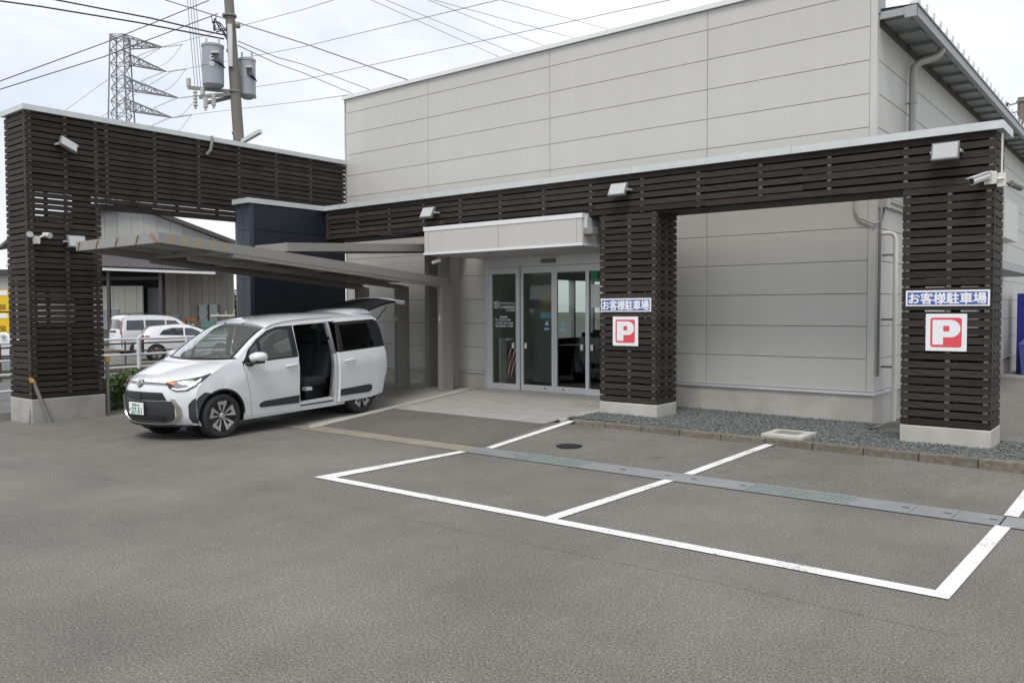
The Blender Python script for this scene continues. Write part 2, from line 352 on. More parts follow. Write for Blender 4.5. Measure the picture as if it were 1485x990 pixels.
mb = MB(); nx, ny = len(xs), len(ys)
vv = [(x, y, gh(x, y)) for y in ys for x in xs]
mb.add(vv, [(j*nx+i, j*nx+i+1, (j+1)*nx+i+1, (j+1)*nx+i) for j in range(ny-1) for i in range(nx-1)])
mb.add([(-16, -20, gh(-16, -20)), (-16, 45, gh(-16, 45)), (-16, 45, -.7), (-16, -20, -.7)], [(0, 1, 2, 3)])
tag(mb.build('parking_lot', 'asphalt', smooth=True, sharp=60), 'grey asphalt surface of the customer car park', None, None, 'structure')
mb = MB(); mb.add([(-40, -60, -.45), (-17.2, -60, -.45), (-17.2, 80, -.45), (-40, 80, -.45)], [(0, 1, 2, 3)])
tag(mb.build('road', 'road'), 'side street beyond the guard rail', None, None, 'structure')
mb = MB(); mb.add([(-120, -60, -.2), (-31, -60, -.2), (-31, 90, -.2), (-120, 90, -.2)], [(0, 1, 2, 3)])
tag(mb.build('warehouse_yard', 'road'), 'yard in front of the old warehouse', None, None, 'structure')
sheet('concrete_apron', [(-15.3, 8.0), (-10.33, 8.0), (-11.15, 12.9), (-15.3, 12.9)], 'apron', .004)
sheet('apron_edge_band', [(-10.33, 7.9), (-10.1, 7.75), (-10.92, 12.62), (-11.15, 12.62)], 'apron_edge', .008)
sheet('ramp_asphalt', [(-10.08, 8.0), (-6.92, 8.0), (-7.22, 9.78), (-10.42, 9.78)], 'asphalt2', .004)
sheet('entrance_paving', [(-10.42, 9.78), (-7.25, 9.78), (-7.25, 12.7), (-10.9, 12.7)], 'tile', .006)
sheet('concrete_strip', [(-10.9, 7.62), (-6.9, 7.62), (-6.9, 7.98), (-10.9, 7.98)], 'strip', .005)
# painted lines
def line(poly): sheet('painted_line', poly, 'paint', .008)
line([(-7.06, 5.46), (-1.03, 5.48), (-1.13, 5.61), (-6.86, 5.59)])
line([(-7.06, 5.46), (-6.86, 5.594), (-6.82, 7.60), (-6.93, 7.60)])
line([(-6.84, 8.0), (-6.73, 8.0), (-6.98, 10.26), (-7.09, 10.2)])
line([(-4.13, 5.595), (-4.01, 5.595), (-3.97, 7.60), (-4.08, 7.60)])
line([(-4.07, 8.0), (-3.96, 8.0), (-3.93, 10.19), (-4.04, 10.19)])
line([(-1.03, 5.484), (-1.128, 5.612), (-1.10, 7.62), (-.99, 7.62)])
line([(-1.10, 8.02), (-.99, 8.02), (-1.0, 10.15), (-1.11, 10.15)])
# construction seam and a newer patch in the asphalt
def seam(pts, w_):
    for a, b in zip(pts, pts[1:]):
        d = Vector((b[0]-a[0], b[1]-a[1], 0)).normalized(); n_ = Vector((-d.y, d.x, 0))*w_/2
        sheet('asphalt_seam', [(a[0]-n_.x, a[1]-n_.y), (b[0]-n_.x, b[1]-n_.y), (b[0]+n_.x, b[1]+n_.y), (a[0]+n_.x, a[1]+n_.y)], 'seam', .0012, 1.0)
M['seam'] = asphalt('seam_tar', (.138, .13, .115))
seam([(-6.55, 4.87), (-5.9, 4.84), (-5.05, 4.83), (-4.45, 4.86), (-3.75, 4.88), (-2.9, 4.90), (-2.15, 4.92), (-.9, 4.9)], .007)
# drain channel with single lids and grates
dr = thing('drain_channel', 'long drain channel of grey lids and two steel grates across the bays', 'drain', (-4, 7.8, 0))
x = -6.88; segs = []
cuts = [(-6.88, -6.12, 0), (-6.12, -5.16, 1), (-5.16, -4.62, 0), (-4.62, -4.08, 0), (-4.08, -3.78, 0), (-3.78, -3.25, 0), (-3.25, -2.26, 1), (-2.26, -1.75, 0), (-1.75, -1.42, 0), (-1.42, -1.08, 0)]
cuts += [(-1.07+.6*i, -1.07+.6*(i+1), 0) for i in range(8)]
MB().box(-6.9, 3.8, 7.585, 7.985, -.02, .0045).build('channel_bed', 'dark', dr)
for a, b, g in cuts:
    if not g:
        o = MB().box(a+.002, b-.002, 7.60, 7.97, -.01, .012).build('drain_lid', 'steel_lid', dr, bevel=.003)
        MB().box(b-.09, b-.03, 7.775, 7.80, .011, .0135).build('lift_slot', 'dark', o)
    else:
        m_ = MB().box(a, b, 7.60, 7.63, -.01, .013).box(a, b, 7.94, 7.97, -.01, .013)
        o = m_.build('drain_grate', 'grate', dr)
        m_ = MB()
        for k in range(1, 6): m_.box(a, b, 7.63+.31*k/6-.008, 7.63+.31*k/6+.008, -.005, .012)
        n_ = int((b-a)/.045)
        for k in range(n_+1): m_.box(a+(b-a-.01)*k/n_, a+(b-a-.01)*k/n_+.009, 7.63, 7.94, -.004, .010)
        tag(m_.build('grate_bars', 'grate', o), None, None, None, 'stuff')
o = thing('manhole_cover', 'small round dark manhole cover in the bay asphalt', 'manhole cover', (-6.0, 8.65, gh(-6, 8.65)))
MB().lathe([(.17, 0), (.17, .009), (.15, .010), (.15, .007), (.01, .007)], (0, 0, 0)).build('lid', 'carblack', o, local=True)
# kerb and gravel
kb = thing('kerb', 'row of weathered concrete kerb stones edging the gravel', 'kerb', (-4, 10.25, 0)); kb['kind'] = 'structure'
x = -7.05
while x < 4:
    g0, g1 = gh(x, 10.2), gh(x+.6, 10.2); t0 = .118; t1 = .118
    MB().hexa([(x+.004, 10.19, g0-.1), (x+.596, 10.19, g1-.1), (x+.596, 10.32, g1-.1), (x+.004, 10.32, g0-.1), (x+.004, 10.20, t0), (x+.596, 10.20, t0), (x+.596, 10.32, t0), (x+.004, 10.32, t0)]).build('kerb_stone', 'kerb', kb, bevel=.012)
    x += .6
gb = MB(); patch(gb, [(-7.2, 10.3), (4.1, 10.3), (4.1, 11.95), (-3.3, 11.95), (-3.3, 12.7), (-7.25, 12.7), (-7.25, 10.5)], lambda x, y: (x, y, bedz(x)), .6)
eb = MB()
for k in range(6):
    ya, yb = 10.2+k*.4, 10.2+(k+1)*.4; za, zb_ = gh(-7.3, ya)+.008, gh(-7.3, yb)+.008
    eb.hexa([(-7.27, ya, -.1), (-7.15, ya, -.1), (-7.15, yb, -.1), (-7.27, yb, -.1), (-7.27, ya, za), (-7.15, ya, za), (-7.15, yb, zb_), (-7.27, yb, zb_)])
tag(eb.build('paving_edge', 'apron_edge'), 'concrete edging between entrance paving and gravel', None, None, 'structure')
tag(gb.build('gravel_bed', 'gravel_base'), 'bed under the gravel strip', None, None, 'structure')
mb = MB(); rr = random.Random(3)
octv = [(1, 0, 0), (-1, 0, 0), (0, 1, 0), (0, -1, 0), (0, 0, 1), (0, 0, -1)]; octf = [(0, 2, 4), (2, 1, 4), (1, 3, 4), (3, 0, 4), (2, 0, 5), (1, 2, 5), (3, 1, 5), (0, 3, 5)]
for k in range(36000):
    px_ = rr.uniform(-7.15, 1.6); py = rr.uniform(10.33, 12.62)
    if px_ > -3.35 and py > 11.95: continue
    if -7.2 < px_ < -6.1 and 11.14 < py < 11.83 or -2.72 < px_ < -1.65 and 11.14 < py < 11.83: continue
    a_ = rr.uniform(0, 3.14); s_ = rr.uniform(.006, .015) if k % 9 else rr.uniform(.013, .02); ca, sa = math.cos(a_), math.sin(a_); zz = bedz(px_)+rr.uniform(0, .02)
    sx, sy, sz = s_*rr.uniform(.8, 1.5), s_*rr.uniform(.7, 1.1), s_*rr.uniform(.5, .9); tx = rr.uniform(-.4, .4)
    mb.add([(px_+ca*q[0]*sx-sa*q[1]*sy, py+sa*q[0]*sx+ca*q[1]*sy, zz+q[2]*sz+tx*q[0]*sx*.6) for q in octv], octf)
tag(mb.build('gravel', 'gravel'), 'blue grey crushed gravel between kerb and wall', 'gravel', None, 'stuff')
o = thing('inspection_box', 'square concrete inspection box set in the gravel', 'utility box', (-3.9, 10.62, .08))
MB().box(-4.17, -3.63, 10.36, 10.90, .02, .15).build('frame', 'base', o, bevel=.008)
MB().box(-4.05, -3.75, 10.5, 10.76, .14, .156).build('cover', 'steelgrey', o)

# ------------------------------------------------------------------ building
YW, XL, XR, YB = 12.627, -15.015, -3.40, 32.0
bd = thing('showroom_building', 'large beige panel clad showroom building with flat parapet', 'building', (-9.2, YW, 0))
ZR = [.544]+[1.0226+.4786*k for k in range(12)]+[6.60]; JX = [XL, -12.36, -9.19, -6.02, XR]
# structure behind the panels
s_ = MB()
s_.box(XL+.05, -10.80, YW+.03, YW+.22, .2, 6.60).box(-7.30, XR-.05, YW+.03, YW+.22, .05, 6.60).box(-10.80, -7.30, YW+.03, YW+.22, 2.76, 6.60)
s_.box(XR-.22, XR-.03, YW+.22, YB, .05, 6.0).box(XL, XR-.05, YB-.2, YB, 0, 6.0)
s_.box(XL+.03, XL+.22, YW+.22, 19.4, 0, 6.5).box(XL+.03, XL+.22, 24.0, YB, 0, 6.5).box(XL+.03, XL+.22, 19.4, 24.0, 0, .9).box(XL+.03, XL+.22, 19.4, 24.0, 2.7, 6.5)
s_.box(XL+.2, XR-.2, YW+.22, YB, 5.7, 5.9)
s_.build('core_wall', 'joint', bd)
pan = {}
def panel(x0, x1, z0, z1, side=False):
    L_ = round(x1-x0, 3); H_ = round(z1-z0, 3); k = (L_, H_, side)
    if k not in pan:
        b = MB(); e = .006; t = .032
        # slightly chamfered cladding panel, front at local y=0 (or x=0 on the side wall)
        fr = [(e, 0, e), (L_-e, 0, e), (L_-e, 0, H_-e), (e, 0, H_-e)]; bk = [(0, t, 0), (L_, t, 0), (L_, t, H_), (0, t, H_)]; md = [(0, .006, 0), (L_, .006, 0), (L_, .006, H_), (0, .006, H_)]
        b.add(fr+md+bk, [(0, 1, 2, 3)]+[(i, 4+i, 4+(i+1) % 4, (i+1) % 4) for i in range(4)]+[(4+i, 8+i, 8+(i+1) % 4, 4+(i+1) % 4) for i in range(4)])
        if side: b.v = [(-v[1], v[0], v[2]) for v in b.v]
        me = bpy.data.meshes.new('wall_panel'); me.from_pydata(b.v, [], b.f); me.materials.append(M['siding'])
        bm = bmesh.new(); bm.from_mesh(me); bmesh.ops.recalc_face_normals(bm, faces=bm.faces); bm.to_mesh(me); bm.free(); pan[k] = me
    o = bpy.data.objects.new('wall_panel', pan[k]); col.objects.link(o); o.parent = bd
    wl = Vector((XR, x0, z0)) if side else Vector((x0, YW, z0)); o.location = wl-bd.location
G_ = .0035
for i in range(len(ZR)-1):
    z0, z1 = ZR[i]+G_, ZR[i+1]-G_
    for a, b in zip(JX, JX[1:]):
        a2, b2 = a+G_, b-G_
        if b == XR: b2 = XR-.10
        if z0 < 2.74:
            z1c = z1
            for c_, d_ in ((a2, min(b2, -10.80)), (max(a2, -7.28), b2)):
                if d_-c_ > .05: panel(c_, d_, z0, z1c)
            if z1 > 2.80:
                c_, d_ = max(a2, -10.79), min(b2, -7.29)
                if d_-c_ > .05: panel(c_, d_, 2.785, z1)
        else: panel(a2, b2, z0, z1)
    yy = YW+.10; ks = 0
    if ZR[i] < 5.8:
        while yy < YB-.1:
            y2 = min(yy+3.17, YB); panel(yy+G_, y2-G_, z0, min(z1, 5.97), True); yy = y2
o = MB().box(XR-.095, XR, YW, YW+.095, .55, 6.6).build('corner_trim', 'siding_trim', bd)
MB().box(XL-.04, XR+.03, YW-.05, YW+.2, 6.605, 6.68).build('parapet_coping', 'white_metal', bd)
MB().box(XL-.03, XL+.03, YW, YW+.3, .3, 6.6).build('end_trim', 'siding_trim', bd)
MB().box(XL, -10.80, YW+.01, YW+.2, -.05, .50).build('plinth', 'base', bd)
MB().box(-7.28, XR-.012, YW+.012, YW+.2, -.05, .50).box(XR-.2, XR-.012, YW+.2, YB, -.05, .50).build('plinth', 'base', bd)
MB().box(XL, -10.80, YW-.025, YW+.03, .50, .542).box(-7.28, XR+.022, YW-.025, YW+.03, .50, .542).box(XR-.03, XR+.022, YW+.03, YB, .50, .542).build('base_flashing', 'galv', bd)
# parapet return behind and eave on the right side
MB().box(XR-.25, XR+.02, YW+.03, YW+.32, 5.98, 6.604).build('parapet_return', 'eave', bd)
e_ = MB(); e_.box(-2.98, -2.90, 12.70, YB, 5.86, 6.0).box(XR, -2.98, 12.70, 12.74, 5.90, 6.0).box(-3.06, -2.90, 12.69, 12.73, 5.85, 6.005)
e_.build('eave_gutter', 'eave', bd)
MB().box(XR-.05, -2.98, 12.74, YB, 5.985, 6.02).build('eave_soffit', 'eave', bd)
for k in range(24): MB().box(XR+.002, -3.05, 12.95+k*.75, 13.20+k*.75, 5.93, 5.984).build('soffit_rib', 'eave', bd)
MB().add([(-2.88, 12.7, 6.02), (-2.88, YB, 6.02), (-9, YB, 6.45), (-9, 12.9, 6.45), (-2.88, 12.7, 6.0), (-2.88, YB, 6.0), (-9, YB, 6.4), (-9, 12.9, 6.4)], [(0, 1, 2, 3), (4, 7, 6, 5), (0, 4, 5, 1)]).build('metal_roof', 'eave', bd)
for k in range(42):
    yy = 12.95+k*.45
    MB().box(-3.05, -2.93, yy, yy+.09, 6.015, 6.15).box(-2.945, -2.925, yy+.02, yy+.07, 6.03, 6.21).build('roof_seam_end', 'galv', bd)
def pipe_part(pts, r, m_, name='downpipe', n=10): return MB().tube(pts, r, n).build(name, m_, bd, smooth=True)
dp = pipe_part([(-2.97, 14.6, 5.90), (-2.97, 14.6, 5.82), (-3.0, 14.58, 5.76), (-3.08, 14.5, 5.70), (-3.22, 14.32, 5.63), (-3.29, 14.26, 5.55), (-3.3, 14.25, 5.42), (-3.3, 14.25, .2)], .055, 'pipe')
for zz in (5.0, 3.5, 2.0): MB().tube([(-3.3, 14.25, zz-.02), (-3.3, 14.25, zz+.02)], .064, 12).bar((-3.41, 14.25, zz), (-3.3, 14.25, zz), .03, .02).build('pipe_clamp', 'pipe', bd)
wp = pipe_part([(-3.41, 12.92, 2.86), (-3.30, 12.98, 2.87), (-3.25, 13.02, 2.85), (-3.22, 13.03, 2.77), (-3.22, 13.03, .1)], .032, 'pipe_white', 'drain_pipe')
for zz in (2.55, 1.6, .9): MB().bar((-3.41, 13.03, zz), (-3.2, 13.03, zz), .03, .03).build('pipe_clamp', 'pipe_dark', bd)
MB().box(-3.42, -3.28, 12.78, 12.98, 3.22, 3.46).build('junction_box', 'pipe', bd, bevel=.01)
pipe_part([(-3.36, 12.80, 3.24), (-3.36, 12.74, 3.1), (-3.36, 12.72, 2.9), (-3.365, 12.72, .78)], .022, 'pipe_dark', 'conduit')
pipe_part([(-3.34, 12.86, 3.24), (-3.35, 12.84, 3.05), (-3.40, 12.59, 2.98), (-3.62, 12.59, 3.08), (-3.68, 12.59, 3.2), (-3.68, 12.59, 3.5)], .016, 'pipe', 'conduit')
for zz, k in ((3.36, 0), (3.27, 1)): pipe_part([(-3.36, 12.96, zz), (-3.36, 15.5+k, zz)], .02, 'pipe', 'conduit')
pipe_part([(-3.37, 12.7, 3.56), (-3.37, 17, 3.52)], .022, 'pipe_white', 'conduit')
# far side details of the right wall
for yy, a in ((17.5, .5), (20.0, .2)): pipe_part([(-3.25, yy, 3.2), (-3.25, yy, .1)], .05, 'pipe', 'vent_pipe')
MB().box(-3.41, -2.7, 18.5, 24, 2.55, 2.68).build('side_awning', 'eave', bd); MB().box(-3.42, -3.2, 19.6, 19.9, 2.95, 3.3).build('vent_hood', 'lightgrey', bd, bevel=.03)
MB().box(-3.42, -3.1, 22.0, 24.0, 3.4, 4.3).build('window_bay', 'siding_trim', bd)
# entrance: glazed sliding doors
MB().box(-10.79, -7.28, YW-.01, YW+.12, 2.60, 2.775).build('door_header', 'alu', bd)
MB().box(-9.38, -9.05, YW-.05, YW-.008, 2.645, 2.72).build('door_sensor', 'pipe_dark', bd, bevel=.01)
MB().box(-10.79, -10.70, YW-.012, YW+.12, .19, 2.60).build('door_jamb', 'alu', bd)
MB().box(-7.37, -7.28, YW-.012, YW+.12, .19, 2.60).build('door_jamb', 'alu', bd)
def door(x0, x1, y, fw, zb=.205, zt=2.595):
    d_ = MB().box(x0, x0+fw, y, y+.045, zb, zt).box(x1-fw, x1, y, y+.045, zb, zt).box(x0+fw, x1-fw, y, y+.045, zb, zb+.115).box(x0+fw, x1-fw, y, y+.045, zt-.125, zt).build('glazed_door', 'alu', bd, bevel=.003)
    MB().box(x0+fw, x1-fw, y+.02, y+.026, zb+.115, zt-.125).build('pane', 'dglass', d_)
    return d_
door(-10.70, -9.95, YW+.005, .075); d2 = door(-9.945, -9.145, YW+.06, .06); d3 = door(-9.14, -8.35, YW+.06, .06); door(-8.40, -7.37, YW+.005, .075)
for x_ in (-9.20, -9.09): MB().lathe([(.016, -.006), (.016, 0)], (x_-.16 if x_ < -9.15 else x_+.16, YW+.058, .27), 'y', 10).build('door_lock', 'dark', bd)
fd = lambda yy: (lambda a, b, c: (a, yy-c, b))
lettering('MTG', bd, 'white_sign', -10.52, 1.895, .13, .075, fd(YW+.022), .02)
lettering('MIYAGI TOYOTA Group', bd, 'white_sign', -10.24, 1.895, .37, .036, fd(YW+.022), .015)
MB().box(-10.58, -10.05, YW+.019, YW+.0215, 1.848, 1.853).build('lettering_rule', 'white_sign', bd)
lettering('宮城トヨタ自動車株式会社', bd, 'white_sign', -10.32, 1.815, .52, .045, fd(YW+.022), .012)
lettering('MTG名取', bd, 'white_sign', -10.165, 1.76, .22, .045, fd(YW+.022), .012)
lettering('営業時間', bd, 'white_sign', -10.34, 1.625, .18, .045, fd(YW+.022), .012)
lettering('平  日 9:30~18:00', bd, 'white_sign', -10.36, 1.57, .38, .042, fd(YW+.022), .012)
lettering('土日祝 9:30~18:00', bd, 'white_sign', -10.325, 1.51, .45, .042, fd(YW+.022), .012)
lettering('定休日 毎週月曜日・第2火曜日', bd, 'white_sign', -10.325, 1.45, .45, .042, fd(YW+.022), .012)
for x_ in (-9.32, -8.96):
    MB().add([(x_-.06, YW+.078, 1.47), (x_+.06, YW+.078, 1.47), (x_, YW+.078, 1.57)], [(0, 1, 2)]).build('warning_sticker', 'bluelabel', bd)
    MB().box(x_-.065, x_+.055, YW+.076, YW+.079, 1.385, 1.42).build('warning_sticker', 'bluelabel', bd)
for x_ in (-10.09, -9.78, -8.48, -8.26): MB().box(x_-.03, x_+.03, YW+.0, YW+.004, 1.02, 1.13).build('push_sticker', 'lightgrey', bd)
MB().box(-8.29, -8.15, YW+.024, YW+.027, 2.30, 2.47).build('green_sticker', 'greenlabel', bd)
MB().box(-8.29, -8.1, YW+.03, YW+.033, 1.80, 2.22).build('paper_notice', 'white_sign', bd)
MB().box(-9.50, -9.24, YW+.11, YW+.113, 1.72, 2.08).build('poster', 'poster', bd)
MB().box(-9.50, -9.24, YW+.11, YW+.113, 1.60, 1.715).build('poster', 'bluelabel', bd)
# interior
i_ = MB(); i_.add([(XL+.2, YW+.1, .2), (-5, YW+.1, .2), (-5, 25, .2), (XL+.2, 25, .2)], [(0, 1, 2, 3)]); i_.build('interior_floor', 'interior_floor', bd)
MB().box(XL+.2, -5, YW+.22, 25, 2.95, 3.0).build('interior_ceiling', 'interior_wall', bd)
MB().box(-5.1, -5.0, YW+.22, 25, .2, 2.95).box(XL+.2, -5, 24.9, 25, .2, 2.95).box(-10.95, -10.85, YW+.22, 14.4, .2, 2.95).box(-10.85, -10.33, 14.3, 14.4, .2, 2.95).build('interior_wall', 'interior_wall', bd)
for yy in (19.4, 20.5, 21.6, 22.7, 23.8): MB().box(XL+.02, XL+.23, yy, yy+.08, .9, 2.7).build('window_mullion', 'white_metal', bd)
MB().box(XL+.10, XL+.11, 19.4, 24, .9, 2.7).build('window_pane', 'dglass', bd)
o = thing('office_desk', 'dark office desk inside the glass entrance', 'desk', (-10.9, 16.6, .2))
MB().box(-11.7, -10.1, 16.2, 17.0, .88, .92).build('top', 'black', o)
for a, b in ((-11.66, 16.24), (-10.16, 16.24), (-11.66, 16.94), (-10.16, 16.94)): MB().box(a, a+.04, b, b+.04, .2, .88).build('leg', 'steelgrey', o)
MB().box(-11.3, -10.5, 16.9, 16.93, .3, .88).build('modesty_panel', 'black', o)
for k, (a, b) in enumerate(((-10.4, 15.6), (-11.6, 17.9))):
    o = thing('office_chair', ('dark chair in front of the office desk', 'dark chair behind the office desk')[k], 'chair', (a, b, .2))
    MB().box(-.23, .23, -.23, .23, .42, .5).build('seat', 'black', o, local=True, bevel=.02); MB().box(-.22, .22, .2, .25, .55, 1.05).build('backrest', 'black', o, local=True, bevel=.02)
    for p in ((-.2, -.2), (.2, -.2), (-.2, .2), (.2, .2)): MB().tube([(p[0], p[1], 0), (p[0], p[1], .43)], .015, 6).build('leg', 'steelgrey', o, local=True)
o = thing('umbrella_stand', 'pale umbrella stand behind the fixed glass pane', 'umbrella stand', (-10.42, 12.85, .2))
MB().box(-10.56, -10.28, 12.78, 13.0, .2, .28).box(-10.56, -10.54, 12.78, 13.0, .28, 1.2).box(-10.56, -10.2, 12.98, 13.0, 1.15, 1.2).build('stand', 'lightgrey', o)
for k, (dx, sl) in enumerate(((0, .07), (.08, .10))):
    o = thing('umbrella', ('striped maroon umbrella leaning in the stand', 'second maroon umbrella beside the first')[k], 'umbrella', (-10.42+dx, 12.88, .28))
    bx, tx = -10.42+dx, -10.42+dx+sl
    m_ = MB(); a = Vector((bx, 12.88, .30)); b = Vector((tx, 12.90, 1.0)); n_ = 12
    rad = lambda t: .010+.036*math.sin(min(1, t*1.1)*math.pi*.66)
    rings = [[tuple(a.lerp(b, t/8)+Vector((math.cos(q*6.283/n_+t*.35), math.sin(q*6.283/n_+t*.35), 0))*rad(t/8)*(1.15 if q % 3 == 0 else .9)) for q in range(n_)] for t in range(9)]
    for t in range(8):
        for q in range(n_): m_.add([rings[t][q], rings[t][(q+1) % n_], rings[t+1][(q+1) % n_], rings[t+1][q]], [(0, 1, 2, 3)], 1 if q % 3 == 1 else 0)
    m_.build('canopy', ['maroon', 'white_sign'], o)
    d = (b-a).normalized(); m_ = MB().tube([b, b+d*.14, b+d*.18+Vector((.02, 0, 0)), b+d*.2+Vector((.05, 0, 0)), b+d*.17+Vector((.08, 0, 0))], .011, 8)
    m_.build('handle', 'black', o, smooth=True)

# ------------------------------------------------------------------ entrance canopy
cn = thing('entrance_canopy', 'boxy beige canopy with white trim over the glass doors', 'canopy', (-9.1, 10.94, 2.77))
CX0, CX1, CY, CZ0, CZ1 = -10.85, -7.33, 10.94, 2.78, 3.29
MB().box(CX0+.03, CX1-.03, CY+.03, YW-.005, CZ0+.03, CZ1-.03).build('core', 'soffit', cn)
for a, b in ((CX0+.02, CX0+.12), (CX0+.125, -9.07), (-9.062, CX1-.125), (CX1-.12, CX1-.02)): MB().box(a, b, CY+.01, CY+.029, CZ0+.04, CZ1-.075).build('fascia_panel', 'siding', cn, bevel=.003)
MB().box(CX1-.029, CX1-.008, CY+.03, YW-.01, CZ0+.04, CZ1-.07).build('fascia_panel', 'siding', cn)
MB().box(CX0+.008, CX0+.029, CY+.03, YW-.01, CZ0+.04, CZ1-.07).build('fascia_panel', 'siding', cn)
MB().box(CX0, CX1, CY, 11.12, CZ1-.075, CZ1+.0).build('top_trim', 'white_metal', cn)
MB().box(CX0, CX1, CY, YW-.01, CZ0, CZ0+.04).build('bottom_trim', 'white_metal', cn)
MB().box(CX0+.05, CX1-.05, CY+.05, YW-.012, CZ0-.004, CZ0+.01).build('soffit_board', 'soffit', cn)
o = thing('wall_spotlight', 'grey box spotlight on the end of the entrance canopy', 'light', (CX1, 11.05, 3.0))
MB().box(CX1-.01, CX1+.05, 11.0, 11.12, 2.98, 3.22).build('mount', 'galv', o); MB().box(CX1+.0, CX1+.16, 10.98, 11.14, 2.95, 3.06).build('housing', 'steelgrey', o, bevel=.01)

# ------------------------------------------------------------------ slatted screens
slm = {}
def slat(parent, axis, a, b, c, z, th=.026, h=.079):
    """axis 'x': from x=a..b at y=c (front face), 'y': from y=a..b at x=c"""
    L_ = round(b-a, 3); k = (axis, L_)
    if k not in slm:
        m_ = MB(); e = .004
        if axis == 'x': m_.box(0, L_, 0, th, 0, h)
        else: m_.box(-th, 0, 0, L_, 0, h)
        me = bpy.data.meshes.new('slat'); me.from_pydata(m_.v, [], m_.f); me.materials.append(M['wood'])
        bm = bmesh.new(); bm.from_mesh(me); bmesh.ops.recalc_face_normals(bm, faces=bm.faces); bm.to_mesh(me); bm.free(); slm[k] = me
    o = bpy.data.objects.new('slat', slm[k]); col.objects.link(o); o.parent = parent
    p = Vector((a, c, z)) if axis == 'x' else Vector((c, a, z))
    o.location = p-rootloc(parent)+Vector((0, 0, random.uniform(-.004, .004)))
    o.rotation_euler = (random.uniform(-.012, .012), random.uniform(-.0022, .0022), 0) if axis == 'x' else (random.uniform(-.0022, .0022), random.uniform(-.012, .012), 0)
def coping(parent, x0, x1, y0, y1, z0, z1, axis):
    a, b = (x0, x1) if axis == 'x' else (y0, y1); n_ = max(1, round((b-a)/2.4))
    for k in range(n_):
        p, q = a+(b-a)*k/n_+.002, a+(b-a)*(k+1)/n_-.002
        if axis == 'x': MB().box(p, q, y0, y1, z0, z1).build('coping', 'galv', parent)
        else: MB().box(x0, x1, p, q, z0, z1).build('coping', 'galv', parent)
Y0, Y1 = 11.164, 11.80
sf = thing('slatted_screen', 'dark brown slatted timber gateway with two pillars along the shop front', 'screen', (-7, 11.5, .1))
rows = [.322+.1011*i for i in range(35)]
PIL = [(-7.15, -6.13), (-2.68, -1.68)]
for (a, b) in PIL:
    MB().box(a-.005, b+.005, Y0-.005, Y1+.005, .03, .305).build('concrete_base', 'base', sf, bevel=.012)
    for i, z in enumerate(rows):
        if i < 29:
            slat(sf, 'x', a, b, Y0, z); slat(sf, 'x', a, b, Y1-.026, z); slat(sf, 'y', Y0+.027, Y1-.027, a+.026, z)
        if i < 29 or b > -2: slat(sf, 'y', Y0+.027, Y1-.027, b, z)
    zt = 3.24
    for xx in (a+.035, (a+b)/2, b-.085): MB().box(xx, xx+.05, Y0+.004, Y0+.06, .31, zt).build('batten', 'batten', sf); MB().box(xx, xx+.05, Y1-.06, Y1-.004, .31, zt).build('batten', 'batten', sf)
    for xx in (a+.004, b-.044):
        for yy in (Y0+.06, (Y0+Y1)/2-.025, Y1-.11): MB().box(xx, xx+.04, yy, yy+.05, .31, zt if xx < b-.1 or b < -2 else 3.84).build('batten', 'batten', sf)
    for xx in (a+.05, b-.15): MB().box(xx, xx+.1, Y0+.09, Y1-.09, .3, zt).build('inner_post', 'postdark', sf)
    MB().box((a+b)/2-.05, (a+b)/2+.05, Y0+.2, Y1-.2, .3, zt).build('inner_post', 'postdark', sf)
BX0, BX1 = -13.94, -1.68
for i in range(29, 35):
    z = rows[i]; j = [BX0]; x = BX0+(2.0 if i % 2 else 3.4)
    while x < BX1-1.2: j.append(x); x += 3.3
    j.append(BX1)
    for a, b in zip(j, j[1:]): slat(sf, 'x', a+.0015, b-.0015, Y0, z); 
    slat(sf, 'x', BX0, BX1, Y1-.026, z)
x = BX0+.04
while x < BX1-.05:
    MB().box(x, x+.05, Y0+.004, Y0+.06, 3.25, 3.845).build('batten', 'batten', sf); x += .935
MB().box(BX0, BX1-.03, Y0+.10, Y1-.10, 3.30, 3.84).build('inner_beam', 'postdark', sf)
MB().box(BX0, BX1-.03, Y0+.03, Y1-.03, 3.222, 3.24).build('beam_underside', 'wood', sf)
coping(sf, BX0-.03, -1.595, Y0-.055, Y1+.055, 3.845, 3.94, 'x')
# the taller arm along the drive
sl = thing('slatted_screen', 'tall dark slatted timber arch on a concrete footing beside the street', 'screen', (-15.4, 6.4, -.1))
AX0, AX1, AY0, AY1 = -15.90, -15.02, 5.80, 7.02
MB().box(AX0-.01, AX1+.01, AY0-.01, AY1+.01, -.6, .283).build('concrete_base', 'base_old', sl, bevel=.015)
rows = [.292+.1003*i for i in range(48)]
for i, z in enumerate(rows):
    slat(sl, 'x', AX0, AX1, AY0, z)
    slat(sl, 'y', AY0+.027, AY1-(.027 if i < 34 else 0), AX1, z); slat(sl, 'y', AY0+.027, AY1-.027, AX0+.026, z)
    if i < 34: slat(sl, 'x', AX0, AX1, AY1-.026, z)
    else:
        md = 9.6 if i % 2 else 10.4
        slat(sl, 'y', AY1+.003, md, AX1, z); slat(sl, 'y', md+.003, YW+.02, AX1, z); slat(sl, 'y', AY1, YW+.3, AX0+.026, z)
for yy in (AY0+.04, (AY0+AY1)/2, AY1-.09): MB().box(AX1-.06, AX1-.004, yy, yy+.05, .285, 5.12).build('batten', 'batten', sl); MB().box(AX0+.004, AX0+.06, yy, yy+.05, .285, 5.12).build('batten', 'batten', sl)
for xx in (AX0+.06, AX1-.11): MB().box(xx, xx+.05, AY0+.004, AY0+.05, .285, 5.12).build('batten', 'batten', sl)
yy = AY1+.1
